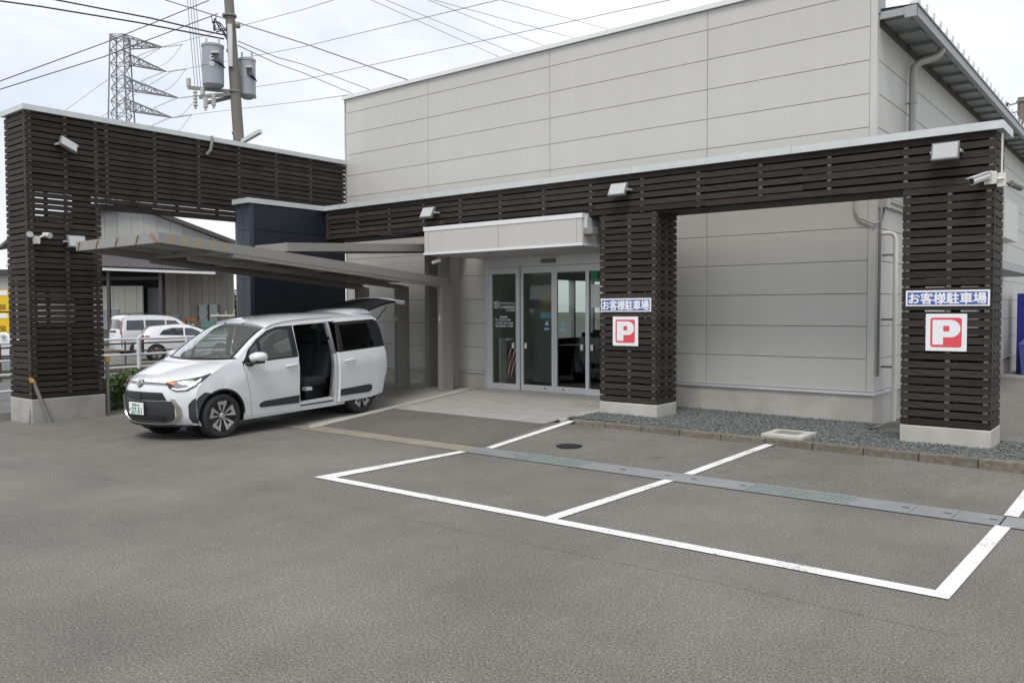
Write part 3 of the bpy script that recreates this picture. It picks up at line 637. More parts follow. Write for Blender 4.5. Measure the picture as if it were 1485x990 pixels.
while yy < YW-.1: MB().box(AX1-.06, AX1-.004, yy, yy+.05, 3.71, 5.12).build('batten', 'batten', sl); MB().box(AX0+.004, AX0+.06, yy, yy+.05, 3.71, 5.12).build('batten', 'batten', sl); yy += .9
for yy in (AY0+.08, AY1-.2): MB().box(AX0+.2, AX1-.2, yy, yy+.12, .28, 5.1).build('inner_post', 'postdark', sl)
MB().box(AX0+.15, AX1-.15, AY0+.1, YW, 3.97, 5.1).build('inner_beam', 'postdark', sl)
MB().box(AX0+.03, AX1-.03, AY1, YW, 3.675, 3.69).build('beam_underside', 'wood', sl)
coping(sl, AX0-.05, AX1+.05, AY0-.05, YW+.3, 5.125, 5.215, 'y')
# navy wing wall
nv = thing('wing_wall', 'dark navy panelled wing wall standing between carport and slatted beam', 'wall', (-14.2, 10, 0))
MB().box(-14.41, -14.0, 9.39, 11.72, -.1, 3.84).build('core', 'dark', nv)
for z0, z1 in ((-.1, .62), (.63, 1.42), (1.43, 2.38), (2.39, 3.33), (3.34, 3.845)):
    MB().box(-13.999, -13.98, 9.46, 11.72, z0, z1).build('wall_panel', 'navy', nv)
    MB().box(-14.43, -14.411, 9.46, 11.72, z0, z1).build('wall_panel', 'navy', nv)
    for a, b in ((-14.43, -14.21), (-14.2, -13.98)): MB().box(a, b, 9.365, 9.389, z0, z1).build('wall_panel', 'navy_light', nv)
MB().box(-14.0, -13.975, 9.36, 9.455, -.1, 3.845).build('corner_trim', 'navy_light', nv)
MB().box(-14.48, -13.93, 9.31, 11.1, 3.846, 3.942).build('coping', 'galv', nv)

# ------------------------------------------------------------------ carports
cp = thing('carport', 'bronze aluminium cantilever carport roof sloping towards its posts over the van', 'carport', (-12.4, 11.9, .15))
def cpz(y): return 2.87+(2.40-2.87)*(y-6.06)/(11.9-6.06)
RX0, RX1, RY0, RY1 = -13.73, -11.16, 6.06, 11.95
def sl_box(mb_, x0, x1, y0, y1, t0, t1, m=0):
    mb_.hexa([(x0, y0, cpz(y0)+t0), (x1, y0, cpz(y0)+t0), (x1, y1, cpz(y1)+t0), (x0, y1, cpz(y1)+t0), (x0, y0, cpz(y0)+t1), (x1, y0, cpz(y0)+t1), (x1, y1, cpz(y1)+t1), (x0, y1, cpz(y1)+t1)], m); return mb_
sl_box(MB(), RX1-.06, RX1, RY0, RY1, -.145, 0).build('side_fascia', 'bronze', cp)
sl_box(MB(), RX0, RX0+.06, RY0, RY1, -.145, 0).build('side_fascia', 'bronze', cp)
sl_box(MB(), RX0, RX1, RY0-.05, RY0, -.145, .0).build('front_fascia', 'bronze', cp)
sl_box(MB(), RX0+.06, RX1-.06, RY0, RY1, -.05, -.02).build('roof_sheet', 'bronze_roof', cp)
for k in range(1, 5): sl_box(MB(), RX0+.06, RX1-.06, RY0+(RY1-RY0)*k/5-.03, RY0+(RY1-RY0)*k/5+.03, -.12, -.05).build('cross_rib', 'bronze', cp)
for xx in (-12.9, -12.0): sl_box(MB(), xx-.02, xx+.02, RY0, RY1, -.085, -.05).build('rafter', 'bronze', cp)
for xx in (-11.22, -12.44, -13.66):
    b_ = sl_box(MB(), xx-.05, xx+.05, 7.2, RY1, -.20, -.12); b_.build('cantilever_arm', 'bronze', cp)
    MB().box(xx-.06, xx+.06, 11.75, 12.06, .05, cpz(11.9)-.14).build('post', 'bronze', cp, bevel=.006)
    MB().box(xx+.061, xx+.064, 11.80, 12.01, .3, 2.1).build('service_cover', 'bronze', cp)
    MB().box(xx-.02, xx+.02, 11.744, 11.749, 1.55, 1.66).build('maker_plate', 'lightgrey', cp)
for k in range(4):
    xx = RX0+.06+k*.62; MB().bar((xx, RY0-.053, cpz(RY0)-.14), (xx+.08, RY0-.053, cpz(RY0)-.01), .004, .025, up=(0, 1, 0)).build('warning_stripe', 'orange_mark', cp)
MB().bar((RX1-.22, RY0-.053, cpz(RY0)-.005), (RX1-.03, RY0-.053, cpz(RY0)-.14), .004, .05, up=(0, 1, 0)).build('warning_stripe', 'red_mark', cp)
for k in range(5):
    yy = RY0+.12+k*.21; MB().box(RX1, RX1+.003, yy, yy+.04, cpz(yy)-.14, cpz(yy)-.012).build('warning_stripe', 'orange_mark', cp)
c2 = thing('carport', 'smaller level carport roof on tall posts behind the sloping one', 'carport', (-12.4, 12.3, .2))
def c2z(y): return 2.87+.17*(y-8.3)/3.2
def s2(x0, x1, y0, y1, t0, t1): return MB().hexa([(x0, y0, c2z(y0)+t0), (x1, y0, c2z(y0)+t0), (x1, y1, c2z(y1)+t0), (x0, y1, c2z(y1)+t0), (x0, y0, c2z(y0)+t1), (x1, y0, c2z(y0)+t1), (x1, y1, c2z(y1)+t1), (x0, y1, c2z(y1)+t1)])
s2(-11.33, -11.27, 8.3, 12.55, -.14, 0).build('side_fascia', 'bronze', c2); s2(-12.16, -12.1, 8.3, 12.55, -.14, 0).build('side_fascia', 'bronze', c2)
s2(-12.16, -11.27, 8.25, 8.3, -.14, 0).build('front_fascia', 'bronze', c2); s2(-12.1, -11.33, 8.3, 12.55, -.05, -.02).build('roof_sheet', 'bronze_roof', c2)
for xx in (-11.43, -12.03):
    MB().box(xx-.06, xx+.06, 12.22, 12.5, .1, c2z(12.3)-.05).build('post', 'bronze', c2, bevel=.006)
    s2(xx-.05, xx+.05, 8.6, 12.4, -.13, -.05).build('cantilever_arm', 'bronze', c2)

# ------------------------------------------------------------------ signs and small fittings
def sign_text(x0, x1, z0, z1, y, label, nm='parking_sign'):
    o = thing(nm, label, 'sign', ((x0+x1)/2, y, z0))
    MB().box(x0, x1, y-.018, y-.002, z0, z1).build('board', 'white_sign', o, bevel=.006)
    MB().box(x0+.022, x1-.022, y-.0195, y-.017, z0+.02, z1-.02).build('blue_field', 'blue_sign', o)
    lettering('お客様駐車場', o, 'white_sign', (x0+x1)/2, (z0+z1)/2, (x1-x0)-.075, (z1-z0)-.062, fd(y-.0205), .028); return o
sign_text(-7.12, -6.22, 1.725, 1.935, Y0, 'long blue parking sign on the pillar beside the entrance doors')
sign_text(-2.63, -1.708, 1.785, 1.98, Y0, 'long blue parking sign on the free standing end pillar')
def sign_p(x0, x1, z0, z1, y, label):
    o = thing('parking_sign', label, 'sign', ((x0+x1)/2, y, z0)); W_, H_ = x1-x0, z1-z0
    MB().box(x0, x1, y-.018, y-.002, z0, z1).build('board', 'white_sign', o, bevel=.006)
    def rrect(a, b, c, d, r_, yy):
        pts = []
        for cx_, cz_, s0 in ((b-r_, c+r_, -90), (b-r_, d-r_, 0), (a+r_, d-r_, 90), (a+r_, c+r_, 180)):
            for q in range(5): t = R(s0+q*22.5); pts.append((cx_+r_*math.cos(t), yy, cz_+r_*math.sin(t)))
        return pts
    p = rrect(x0+W_*.12, x1-W_*.12, z0+H_*.11, z1-H_*.10, .03, y-.0195); MB().add(p, [tuple(range(len(p)))]).build('red_field', 'red_sign', o)
    lx, rx, zb, zt = x0+W_*.175, x1-W_*.15, z0+H_*.175, z1-H_*.16; sw = W_*.26; mz = zb+(zt-zb)*.30
    out_ = [(lx, zb), (lx+sw, zb), (lx+sw, mz)]
    cx_, r_ = rx-(zt-mz)/2, (zt-mz)/2; cz_ = (zt+mz)/2
    out_ += [(cx_+r_*math.cos(R(t)), cz_+r_*math.sin(R(t))) for t in range(-90, 91, 15)]+[(lx, zt)]
    m_ = MB(); m_.add([(a, y-.021, b) for a, b in out_], [tuple(range(len(out_)))]); m_.build('letter', 'white_sign', o)
    q = rrect(lx+sw, lx+sw+W_*.15, cz_-H_*.075, cz_+H_*.075, .015, y-.0225); MB().add(q, [tuple(range(len(q)))]).build('letter_counter', 'red_sign', o)
sign_p(-6.90, -6.445, 1.196, 1.652, Y0, 'white and red P sign on the pillar beside the entrance doors')
sign_p(-2.398, -1.945, 1.238, 1.693, Y0, 'white and red P sign on the free standing end pillar')
def flood(loc, rz, tilt, label, roll=0):
    o = thing('floodlight', label, 'floodlight', loc, rz, 'LED floodlights on the slatted screens')
    m = Matrix.Translation((0, -.16, 0)) @ Matrix.Rotation(roll, 4, 'Y') @ Matrix.Rotation(tilt, 4, 'X')
    def tb(mb_, name, mt):
        mb_.v = [tuple(m @ Vector(v)) for v in mb_.v]; return mb_.build(name, mt, o, local=True, bevel=.004)
    tb(MB().box(-.15, .15, -.02, .03, -.11, .11), 'housing', 'pipe_dark'); tb(MB().box(-.135, .135, -.026, -.02, -.095, .095), 'lens', 'ledglass')
    f_ = MB()
    for k in range(7): f_.box(-.13+k*.04, -.122+k*.04, .03, .06, -.09, .09)
    tb(f_, 'cooling_fins', 'pipe_dark')
    MB().bar((-.16, -.16, 0), (-.16, -.0, 0), .01, .03).bar((.16, -.16, 0), (.16, 0, 0), .01, .03).bar((-.165, -.005, 0), (.165, -.005, 0), .01, .03, up=(0, 1, 0)).build('bracket', 'galv', o, local=True)
flood((-10.80, Y0, 3.56), 0, R(-28), 'floodlight on the slatted beam above the canopy left end')
flood((-6.72, Y0, 3.60), 0, R(-28), 'floodlight on the slatted beam above the entrance side pillar')
flood((-2.18, Y0, 3.63), 0, R(-14), 'floodlight at the top of the free standing end pillar')
flood((-15.02, 6.42, 4.62), R(90), R(-35), 'tilted floodlight high on the tall street side pillar', R(24))
flood((-15.02, 6.52, 2.97), R(90), R(-20), 'floodlight low on the tall street side pillar')
o = thing('sensor_light', 'twin headed white sensor light on the tall pillar corner', 'light', (-15.02, 5.92, 3.0), R(90))
MB().box(-.05, .05, -.07, 0, -.1, .03).build('body', 'pipe_white', o, local=True, bevel=.01)
for s_ in (-1, 1): MB().tube([(s_*.05, -.06, .02), (s_*.13, -.10, .06)], .02, 8).tube([(s_*.11, -.05, .07), (s_*.16, -.18, .045)], [.035, .05], 10).build('lamp_head', 'lightgrey', o, local=True, smooth=True)
o = thing('security_camera', 'grey bullet security camera with cream bracket on the end pillar', 'camera', (-1.72, Y0, 3.28))
MB().box(-1.79, -1.66, Y0-.03, Y0-.002, 3.21, 3.36).build('base_plate', 'pipe_white', o, bevel=.008)
MB().tube([(-1.73, Y0-.03, 3.28), (-1.76, Y0-.09, 3.28)], .025, 8).build('joint', 'lightgrey', o)
MB().tube([(-1.75, Y0-.05, 3.31), (-1.88, Y0-.26, 3.23)], .045, 10).build('body', 'lightgrey', o, smooth=True); MB().bar((-1.74, Y0-.03, 3.36), (-1.90, Y0-.29, 3.265), .10, .01).build('sun_shield', 'lightgrey', o)
MB().tube([(-1.88, Y0-.26, 3.23), (-1.883, Y0-.266, 3.228)], .034, 10).build('lens', 'black', o)
MB().tube([(-1.66, Y0-.015, 3.27), (-1.60, Y0-.01, 3.27), (-1.60, Y0+.05, 3.27)], .014, 6).box(-1.66, -1.58, Y0+.01, Y0+.1, 3.18, 3.34).tube([(-1.62, Y0+.05, 3.3), (-1.62, Y0+.05, 3.8)], .012, 6).build('cable_conduit', 'pipe_white', o)
o = thing('security_camera', 'dark bullet camera pointing back from the end pillar', 'camera', (-1.6, 11.4, 3.26))
MB().tube([(-1.67, 11.35, 3.26), (-1.56, 11.6, 3.25)], .016, 6).build('arm', 'pipe_dark', o); MB().tube([(-1.57, 11.55, 3.25), (-1.50, 11.78, 3.22)], .04, 10).build('body', 'steelgrey', o, smooth=True)
o = thing('security_camera', 'small cream camera hanging under the entrance canopy', 'camera', (-10.62, 11.1, 2.77))
MB().tube([(-10.66, 11.1, 2.78), (-10.66, 11.1, 2.68)], .014, 6).build('stem', 'pipe_dark', o); MB().tube([(-10.58, 11.12, 2.69), (-10.73, 11.05, 2.64)], .032, 8).build('body', 'pipe_white', o, smooth=True)
MB().tube([(-10.73, 11.05, 2.64), (-10.75, 11.04, 2.633)], .026, 8).build('lens', 'black', o)
tag(MB().tube([(-12.5, Y0-.02, 3.32), (-12.2, Y0-.04, 3.24), (-11.7, Y0-.03, 3.215), (-11.1, Y0-.02, 3.25), (-10.9, Y0-.02, 3.32)], .008, 5).build('loose_cable', 'wire'), 'thin black cable sagging below the slatted beam', 'cable')
tag(MB().tube([(-14.97, 9.2, 5.22), (-14.95, 9.2, 5.15), (-14.95, 9.16, 4.95), (-15.0, 9.1, 4.85)], .03, 8).build('conduit_elbow', 'steelgrey', smooth=True), 'bent grey conduit hooked over the tall screen coping', 'conduit')
# chained posts
def cpost(x, y, z, lean, h, label):
    o = thing('chain_post', label, 'post', (x, y, z))
    MB().tube([(0, 0, 0), (lean[0], lean[1], h)], .032, 10).build('pole', 'steelgrey', o, local=True, smooth=True)
    MB().tube([(lean[0]*.97, lean[1]*.97, h*.95), (lean[0]*1.1, lean[1]*1.1, h*1.06)], .042, 10).build('cap', 'yellow_cap', o, local=True, smooth=True); return o
o = cpost(-14.93, 6.05, -.13, (-.12, -.22, .0), .74, 'leaning grey post with yellow cap at the tall pillar footing')
c_ = MB()
for k in range(16):
    t = k/15; c_.tube([(-.13-.02*t, -.22-.06*t, .66-.62*t), (-.13-.02*t, -.22-.06*t, .66-.62*t-.03)], .010 if k % 2 else .016, 5)
tag(c_.build('chain', 'steelgrey', o, local=True), None, None, None, 'stuff')
cpost(-15.08, 7.1, -.1, (0, 0), 1.0, 'upright grey post with yellow cap behind the tall pillar')

# ------------------------------------------------------------------ cars
def catmull(tab, t):
    n_ = len(tab); i = max(0, min(n_-2, int(math.floor(t)))); f = t-i
    p0, p1, p2, p3 = tab[max(i-1, 0)], tab[i], tab[i+1], tab[min(i+2, n_-1)]
    return tuple(.5*(2*b+(c-a)*f+(2*a-5*b+4*c-d)*f*f+(3*b-a-3*c+d)*f**3) for a, b, c, d in zip(p0, p1, p2, p3))
class Body:
    """car shell: centre line (x,z) and shoulder line (x,y,z) by key; x runs from nose to tail, near side is y<0"""
    def __init__(s, keys, mono, width, belt=.85, sill=.22, npow=3.0):
        s.C = [(k[0], k[1]) for k in keys]; s.S = [(k[2], k[3], k[4]) for k in keys]; s.m0, s.m1 = mono; s.width = width; s.belt = belt; s.sill = sill; s.np = npow
        s.tab = []
        n_ = (s.m1-s.m0)*12
        for i in range(n_+1):
            t = s.m0+i/12; p = catmull(s.S, t); s.tab.append(p)
        s.yt = [(p[0], p[1]) for p in s.tab]; s.zt = [(p[0], p[2]) for p in s.tab]
    def top(s, sg, off=0):
        def f(t, q):
            c, h = catmull(s.C, t), catmull(s.S, t); a = abs(q); sq = 1 if q >= 0 else -1
            x = c[0]+(h[0]-c[0])*a**2.2; z = c[1]+(h[2]-c[1])*a**s.np; y = h[1]*a*sq
            if off:
                e = 1e-3; p0 = Vector((x, y, z)); g = s.top(sg)
                du = Vector(g(t+e, q))-Vector(g(t-e, q)); dv = Vector(g(t, q+e))-Vector(g(t, q-e)); n_ = du.cross(dv)
                if n_.length > 0:
                    n_.normalize()
                    if n_.dot(p0-Vector((2.0, 0, .7))) < 0: n_ = -n_
                    p0 += n_*off
                return tuple(p0)
            return (x, y, z)
        return f
    def side(s, sg, off=0):
        def f(x, z):
            B = lerp_tab(s.width, x); ys, zs = lerp_tab(s.yt, x), lerp_tab(s.zt, x); zb = max(.3, min(s.belt, zs-.38))
            if z <= zb: y = B-.04*((zb-z)/.6)**2
            else: y = B+(ys-B)*max(0, (z-zb)/(zs-zb))**(1.35 if zs > 1.2 else 2)
            return (x, sg*(y+off), z)
        return f
    def shoulder(s, x0, x1, n_=30): return [(x0+(x1-x0)*i/n_, lerp_tab(s.zt, x0+(x1-x0)*i/n_)) for i in range(n_+1)]
def arc(cx, cz, r, a0, a1, n_=16): return [(cx+r*math.cos(R(a0+(a1-a0)*i/n_)), cz+r*math.sin(R(a0+(a1-a0)*i/n_))) for i in range(n_+1)]
def solid(o, th=.03, off=-1):
    md = o.modifiers.new('thickness', 'SOLIDIFY'); md.thickness = th; md.offset = off
    es = o.modifiers.new('crisp_edges', 'EDGE_SPLIT'); es.split_angle = R(50); return o
def side_part(body, root_, name, poly, sg, mt, off=0, cell=.045, th=0):
    m_ = MB(); patch(m_, poly, body.side(sg, off), cell); o = m_.build(name, mt, root_, local=True, smooth=True, sharp=50)
    if th:
        # recalculated normals of an open patch may face either way: push the thickness inward explicitly
        n_ = sum((p.normal.y*p.area for p in o.data.polygons)); solid(o, th, -1 if n_*sg > 0 else 1)
    return o
def top_part(body, root_, name, poly, mt, off=0, cell=(.125, .08), th=0):
    m_ = MB(); patch(m_, poly, body.top(1, off), cell); return m_.build(name, mt, root_, local=True, smooth=True, sharp=50)
def wheel(root_, x, y, r, sg, name='wheel', spokes=5, rimr=.217):
    w_ = MB().lathe([(r-.10, -.09), (r-.02, -.095), (r, -.07), (r, .07), (r-.02, .095), (r-.045, .10), (rimr, .085), (rimr-.01, .06)], (0, 0, 0), 'y', 36)
    w_.v = [(a+x, sg*b+y, c+r) for a, b, c in w_.v]; wo = w_.build(name, 'rubber', root_, local=True, smooth=True, sharp=50)
    m_ = MB().lathe([(rimr+.004, .02), (rimr+.004, .088), (rimr-.012, .088), (rimr-.02, .05), (.05, .04), (.02, .04)], (0, 0, 0), 'y', 36)
    m_.v = [(a+x, sg*b+y, c+r) for a, b, c in m_.v]; m_.build('rim', 'alloydark', wo, local=True, smooth=True, sharp=40)
    m_ = MB()
    for k in range(spokes):
        a0 = 2*math.pi*k/spokes+.3
        def pt(rad, ang, yy): return (rad*math.cos(a0+ang), yy, rad*math.sin(a0+ang))
        for d0, w0, w1 in ((-.20, .09, .12), (.26, .07, .10)):
            m_.hexa([pt(.05, d0-w0*1.5, .055), pt(rimr-.004, d0*1.25-w1, .07), pt(rimr-.004, d0*1.25+w1, .07), pt(.05, d0+w0*1.5, .055), pt(.05, d0-w0*1.5, .075), pt(rimr-.004, d0*1.25-w1, .089), pt(rimr-.004, d0*1.25+w1, .089), pt(.05, d0+w0*1.5, .075)])
        m_.hexa([pt(rimr-.055, -.3, .068), pt(rimr-.004, -.3, .07), pt(rimr-.004, .30, .07), pt(rimr-.055, .30, .068), pt(rimr-.055, -.3, .086), pt(rimr-.004, -.3, .089), pt(rimr-.004, .3, .089), pt(rimr-.055, .3, .086)])
    m_.lathe([(.045, .05), (.045, .08), (.03, .086)], (0, 0, 0), 'y', 14)
    m_.v = [(a+x, sg*b+y, c+r) for a, b, c in m_.v]; m_.build('spokes', 'silver', wo, local=True)
    return wo

VK = [(.16, .22, .44, .77, .22), (.09, .33, .40, .795, .33), (.055, .48, .39, .80, .48), (.055, .63, .395, .80, .62), (.08, .745, .415, .80, .70), (.14, .835, .46, .80, .775), (.25, .895, .55, .80, .845), (.47, .965, .69, .80, .925), (.68, 1.02, .86, .795, 1.0), (.86, 1.06, 1.07, .785, 1.075),
      (1.08, 1.22, 1.24, .76, 1.19), (1.33, 1.39, 1.45, .72, 1.335), (1.62, 1.545, 1.70, .68, 1.47), (1.92, 1.60, 1.93, .66, 1.53), (2.4, 1.64, 2.4, .65, 1.572), (3.0, 1.652, 3.0, .65, 1.588), (3.6, 1.645, 3.6, .65, 1.592), (4.02, 1.63, 4.0, .64, 1.58)]
VW = [(.37, .80), (.45, .815), (.6, .832), (.85, .845), (3.5, .845), (3.9, .835), (4.1, .81), (4.25, .76)]
van = thing('parked_van', 'white compact minivan with its sliding door and tailgate open under the carport', 'car')
dv = Vector((-.0903, .996, .0235)).normalized(); lf = Vector((.996, .0903, 0)).normalized(); rt_ = -lf; uz = dv.cross(rt_).normalized(); rt_ = uz.cross(dv)
van.matrix_world = Matrix(((dv.x, rt_.x, uz.x, -11.064), (dv.y, rt_.y, uz.y, 5.584), (dv.z, rt_.z, uz.z, -.02), (0, 0, 0, 1)))
B_ = Body(VK, (3, 17), VW)
AF, AR, WR = .79, 3.54, .308
for sg in (-1, 1):
    near = sg < 0
    fend = [(catmull(B_.S, 3-k*.25)[0], catmull(B_.S, 3-k*.25)[2]) for k in range(13)]+arc(AF, .31, .375, 194, -12, 20)[0:0]+[(AF-.375*math.cos(R(14)), .22)]+arc(AF, .31, .375, 180, 0, 20)+[(AF+.37, .235), (1.285, .235), (1.262, .5), (1.20, .80), (1.165, .98), (1.15, lerp_tab(B_.zt, 1.15))]+B_.shoulder(.3951, 1.15, 40)[::-1][1:]
    side_part(B_, van, 'front_fender', fend, sg, 'carwhite', th=.02)
    dr_ = [(1.294, .235), (2.185, .225), (2.195, 1.03), (1.175, 1.005), (1.21, .80), (1.27, .5)]
    d_ = side_part(B_, van, 'front_door', dr_, sg, 'carwhite', th=.025)
    side_part(B_, d_, 'door_cladding', [(1.42, .38), (1.45, .345), (2.18, .325), (2.18, .445), (1.52, .43), (1.45, .41)], sg, 'cladding', .012, th=.012)
    gl = [(1.20, 1.03), (2.10, 1.05), (2.11, 1.475), (1.92, 1.47), (1.72, 1.42), (1.5, 1.31), (1.33, 1.19)]
    side_part(B_, d_, 'window', gl, sg, 'wglass', -.012)
    # window surround in black: below, B pillar and divider
    fr = MB()
    for pl in ([(1.155, 1.008), (2.195, 1.032), (2.195, 1.052), (1.19, 1.032)], [(2.10, 1.04), (2.195, 1.04), (2.205, 1.50), (2.11, 1.49)], [(1.47, 1.03), (1.51, 1.03), (1.53, 1.33), (1.49, 1.31)], [(1.165, 1.0), (1.30, 1.01), (1.335, 1.17), (1.33, 1.19), (1.19, 1.04)],
               [(1.33, 1.19), (1.5, 1.31), (1.72, 1.42), (1.92, 1.47), (2.2, 1.478), (2.2, 1.505), (1.9, 1.495), (1.7, 1.442), (1.48, 1.327), (1.3, 1.19)]): patch(fr, pl, B_.side(sg, .003), .08)
    solid(fr.build('window_surround', 'carblack', d_, local=True, smooth=True), .02)
    # A pillar and roof rail between the glass and the shoulder
    pil = [(1.152, 1.03), (1.19, 1.045), (1.3, 1.195), (1.48, 1.332), (1.7, 1.447), (1.9, 1.50), (2.21, 1.51), (2.95, 1.54), (4.0, 1.545)]
    pil = pil+B_.shoulder(1.153, 4.0, 40)[::-1]
    side_part(B_, van, 'roof_rail', pil, sg, 'carwhite', th=.02)
    # sill under the doors
    side_part(B_, van, 'sill', [(1.17, .20), (3.17, .19), (3.17, .222), (2.19, .222), (1.17, .232)], sg, 'carwhite', -.008, th=.02)
    qtr_top = [(2.93, .225), (AR-.37, .215)]+arc(AR, .31, .37, 180, 0, 20)+[(AR+.37, .25), (4.12, .28), (4.18, .5), (4.17, .8), (4.12, 1.07), (2.95, 1.045)]
    if near:
        side_part(B_, van, 'rear_quarter', qtr_top, sg, 'carwhite', -.012, th=.02)
        side_part(B_, van, 'quarter_window', [(2.95, 1.05), (4.10, 1.075), (4.0, 1.54), (2.97, 1.535)], sg, 'pglass', -.02)
        side_part(B_, van, 'opening_sill', [(2.19, .225), (2.93, .225), (2.93, .345), (2.19, .335)], sg, 'carwhite', -.012, th=.02)
        side_part(B_, van, 'opening_step', [(2.22, .265), (2.92, .265), (2.92, .285), (2.22, .285)], sg, 'carblack', -.006, th=.02)
        side_part(B_, van, 'door_pillar', [(2.86, .33), (2.95, .33), (3.0, 1.03), (2.98, 1.54), (2.92, 1.54), (2.93, 1.03)], sg, 'silver', -.01, th=.05)
        # slid-back door
        door_o = [(2.99, .245), (3.72, .25), (3.88, .275), (3.95, .34), (4.0, .48), (4.1, .60), (4.145, .70), (4.13, .95), (4.105, 1.09), (4.08, 1.40), (4.04, 1.52), (3.97, 1.56), (3.06, 1.545), (3.0, 1.04)]
        lo = [(2.99, .245), (3.72, .25), (3.88, .275), (3.95, .34), (4.0, .48), (4.1, .60), (4.145, .70), (4.13, .95), (4.107, 1.082), (3.0, 1.045)]
        sd_ = side_part(B_, van, 'sliding_door', lo, sg, 'carwhite', .06, th=.05)
        tp = MB(); patch(tp, [(3.002, 1.047), (4.106, 1.084), (4.08, 1.40), (4.04, 1.51), (3.97, 1.545), (3.06, 1.525)], B_.side(sg, .062), .08); solid(tp.build('window', 'carblack', sd_, local=True, smooth=True), .03)
        g2 = MB(); patch(g2, [(3.10, 1.075), (3.82, 1.10), (3.80, 1.30), (3.77, 1.49), (3.12, 1.475)], B_.side(sg, .066), .08); g2.build('window_pane', 'pglass', sd_, local=True, smooth=True)
        rl = MB(); patch(rl, [(3.06, 1.527), (3.97, 1.547), (4.045, 1.512), (4.055, 1.53), (3.98, 1.585), (3.05, 1.56)], B_.side(sg, .062), .08); solid(rl.build('top_frame', 'carwhite', sd_, local=True, smooth=True), .04)
        ck = MB(); patch(ck, [(3.0, .345), (3.66, .34), (3.72, .37), (3.73, .43), (3.68, .47), (3.0, .45)], B_.side(sg, .07), .08); solid(ck.build('door_cladding', 'cladding', sd_, local=True, smooth=True), .012)
        hy = B_.side(sg, .085)(3.2, .9)[1]
        MB().tube([(3.09, hy+.012, .9), (3.12, hy-.008, .905), (3.27, hy-.008, .91), (3.31, hy+.012, .91)], .016, 8).build('handle', 'carwhite', sd_, local=True, smooth=True)
        # edge trim of the opening
        op = [(2.205, .335), (2.205, 1.03), (2.225, 1.50), (2.30, 1.515), (2.88, 1.53), (2.93, 1.50)]
        f0 = B_.side(sg, -.01); MB().tube([f0(*p) for p in op], .011, 6).build('opening_seal', 'silver', van, local=True, smooth=True)
    else:
        side_part(B_, van, 'rear_quarter', [(2.20, .225)]+qtr_top[1:-1]+[(2.20, 1.03)], sg, 'carwhite', th=.02)
        side_part(B_, van, 'rear_window', [(2.22, 1.045), (4.10, 1.075), (4.0, 1.54), (2.23, 1.51)], sg, 'pglass', -.01)
    hy = B_.side(sg, .02)(2.0, .93)[1]
    MB().tube([(1.93, hy-sg*.012, .905), (1.96, hy+sg*.008, .91), (2.10, hy+sg*.008, .915), (2.14, hy-sg*.012, .915)], .016, 8).build('handle', 'carwhite', d_, local=True, smooth=True)
    # black cladding ahead of the front wheel and arch lips
    side_part(B_, van, 'corner_cladding', [(.40, .30), (.412, .25)]+arc(AF, .31, .377, 186, 118, 10)+[(.52, .665), (.43, .61), (.39, .56)], sg, 'cladding', .006, th=.012)
    _cl = (sg, [(.35, sg*1.0), (2.85, sg*1.0), (2.6, sg*.95), (2.2, sg*.905), (1.0, sg*.90), (.5, sg*.93)])
    top_part(B_, van, 'corner_cladding', _cl[1], 'cladding', .008, (.2, .05))
    for ax, a0, a1 in ((AF, 118, 0), (AR, 180, 0)):
        m_ = MB(); a_ = arc(ax, .31, .378, a0, a1, 18); b_ = arc(ax, .31, .352, a0, a1, 18)[::-1]; patch(m_, a_+b_, B_.side(sg, .004 if ax == AF else -.005), .1); solid(m_.build('arch_lip', 'carblack', van, local=True, smooth=True), .03)
        MB().lathe([(.36, -.06), (.36, .06)], (ax, sg*.50, .31), 'y', 24).build('wheel_well', 'dark', van, local=True)
        wheel(van, ax, sg*.735, WR, sg)
    # mirror
    mx_ = MB().lathe([(.02, -.115), (.065, -.10), (.088, -.04), (.09, .02), (.078, .08), (.04, .11)], (0, 0, 0), 'x', 16)
    mx_.v = [(a*1.15+1.33, sg*.96+b*1.15, 1.09+c*.85) for a, b, c in mx_.v]; mo = mx_.build('wing_mirror', 'carwhite', van, local=True, smooth=True, sharp=60)
    MB().tube([(1.22, sg*.80, 1.0), (1.25, sg*.88, .985), (1.28, sg*.95, 1.03)], .03, 8).box(1.22, 1.38, sg*.96-.07, sg*.96+.07, 1.0, 1.045).build('mirror_base', 'carblack', mo, local=True, smooth=True)
# top surfaces
top_part(B_, van, 'bonnet', [(3.0, -1), (9.0, -1), (9.0, 1), (3.0, 1)], 'carwhite')
top_part(B_, van, 'front_bumper', [(0, -1), (3.0, -1), (3.0, 1), (0, 1)], 'carwhite')
top_part(B_, van, 'cowl', [(9.0, -.99), (9.22, -.98), (9.22, .98), (9.0, .99)], 'carblack')
top_part(B_, van, 'windscreen', [(9.22, -.91), (12.0, -.93), (12.1, -.5), (12.15, 0), (12.1, .5), (12.0, .93), (9.22, .91)], 'wglass', -.004)
for sg in (-1, 1):
    top_part(B_, van, 'a_pillar', [(9.22, sg*.915), (12.0, sg*.932), (12.0, sg*1.0), (9.0, sg*1.0), (9.0, sg*.99), (9.22, sg*.98)], 'carwhite')
    top_part(B_, van, 'screen_edge', [(9.22, sg*.87), (12.0, sg*.89), (12.0, sg*.935), (9.22, sg*.917)], 'carblack', .002)
rf = top_part(B_, van, 'roof', [(12.0, -1), (17, -1), (17, 1), (12.0, 1), (12.0, .93), (12.1, .5), (12.15, 0), (12.1, -.5), (12.0, -.93)], 'carwhite', th=0); solid(rf, .03)
for q in (-.55, -.3, -.05, .2, .45): top_part(B_, rf, 'roof_groove', [(13.2, q), (16.6, q), (16.6, q+.03), (13.2, q+.03)], 'lightgrey', .0015)
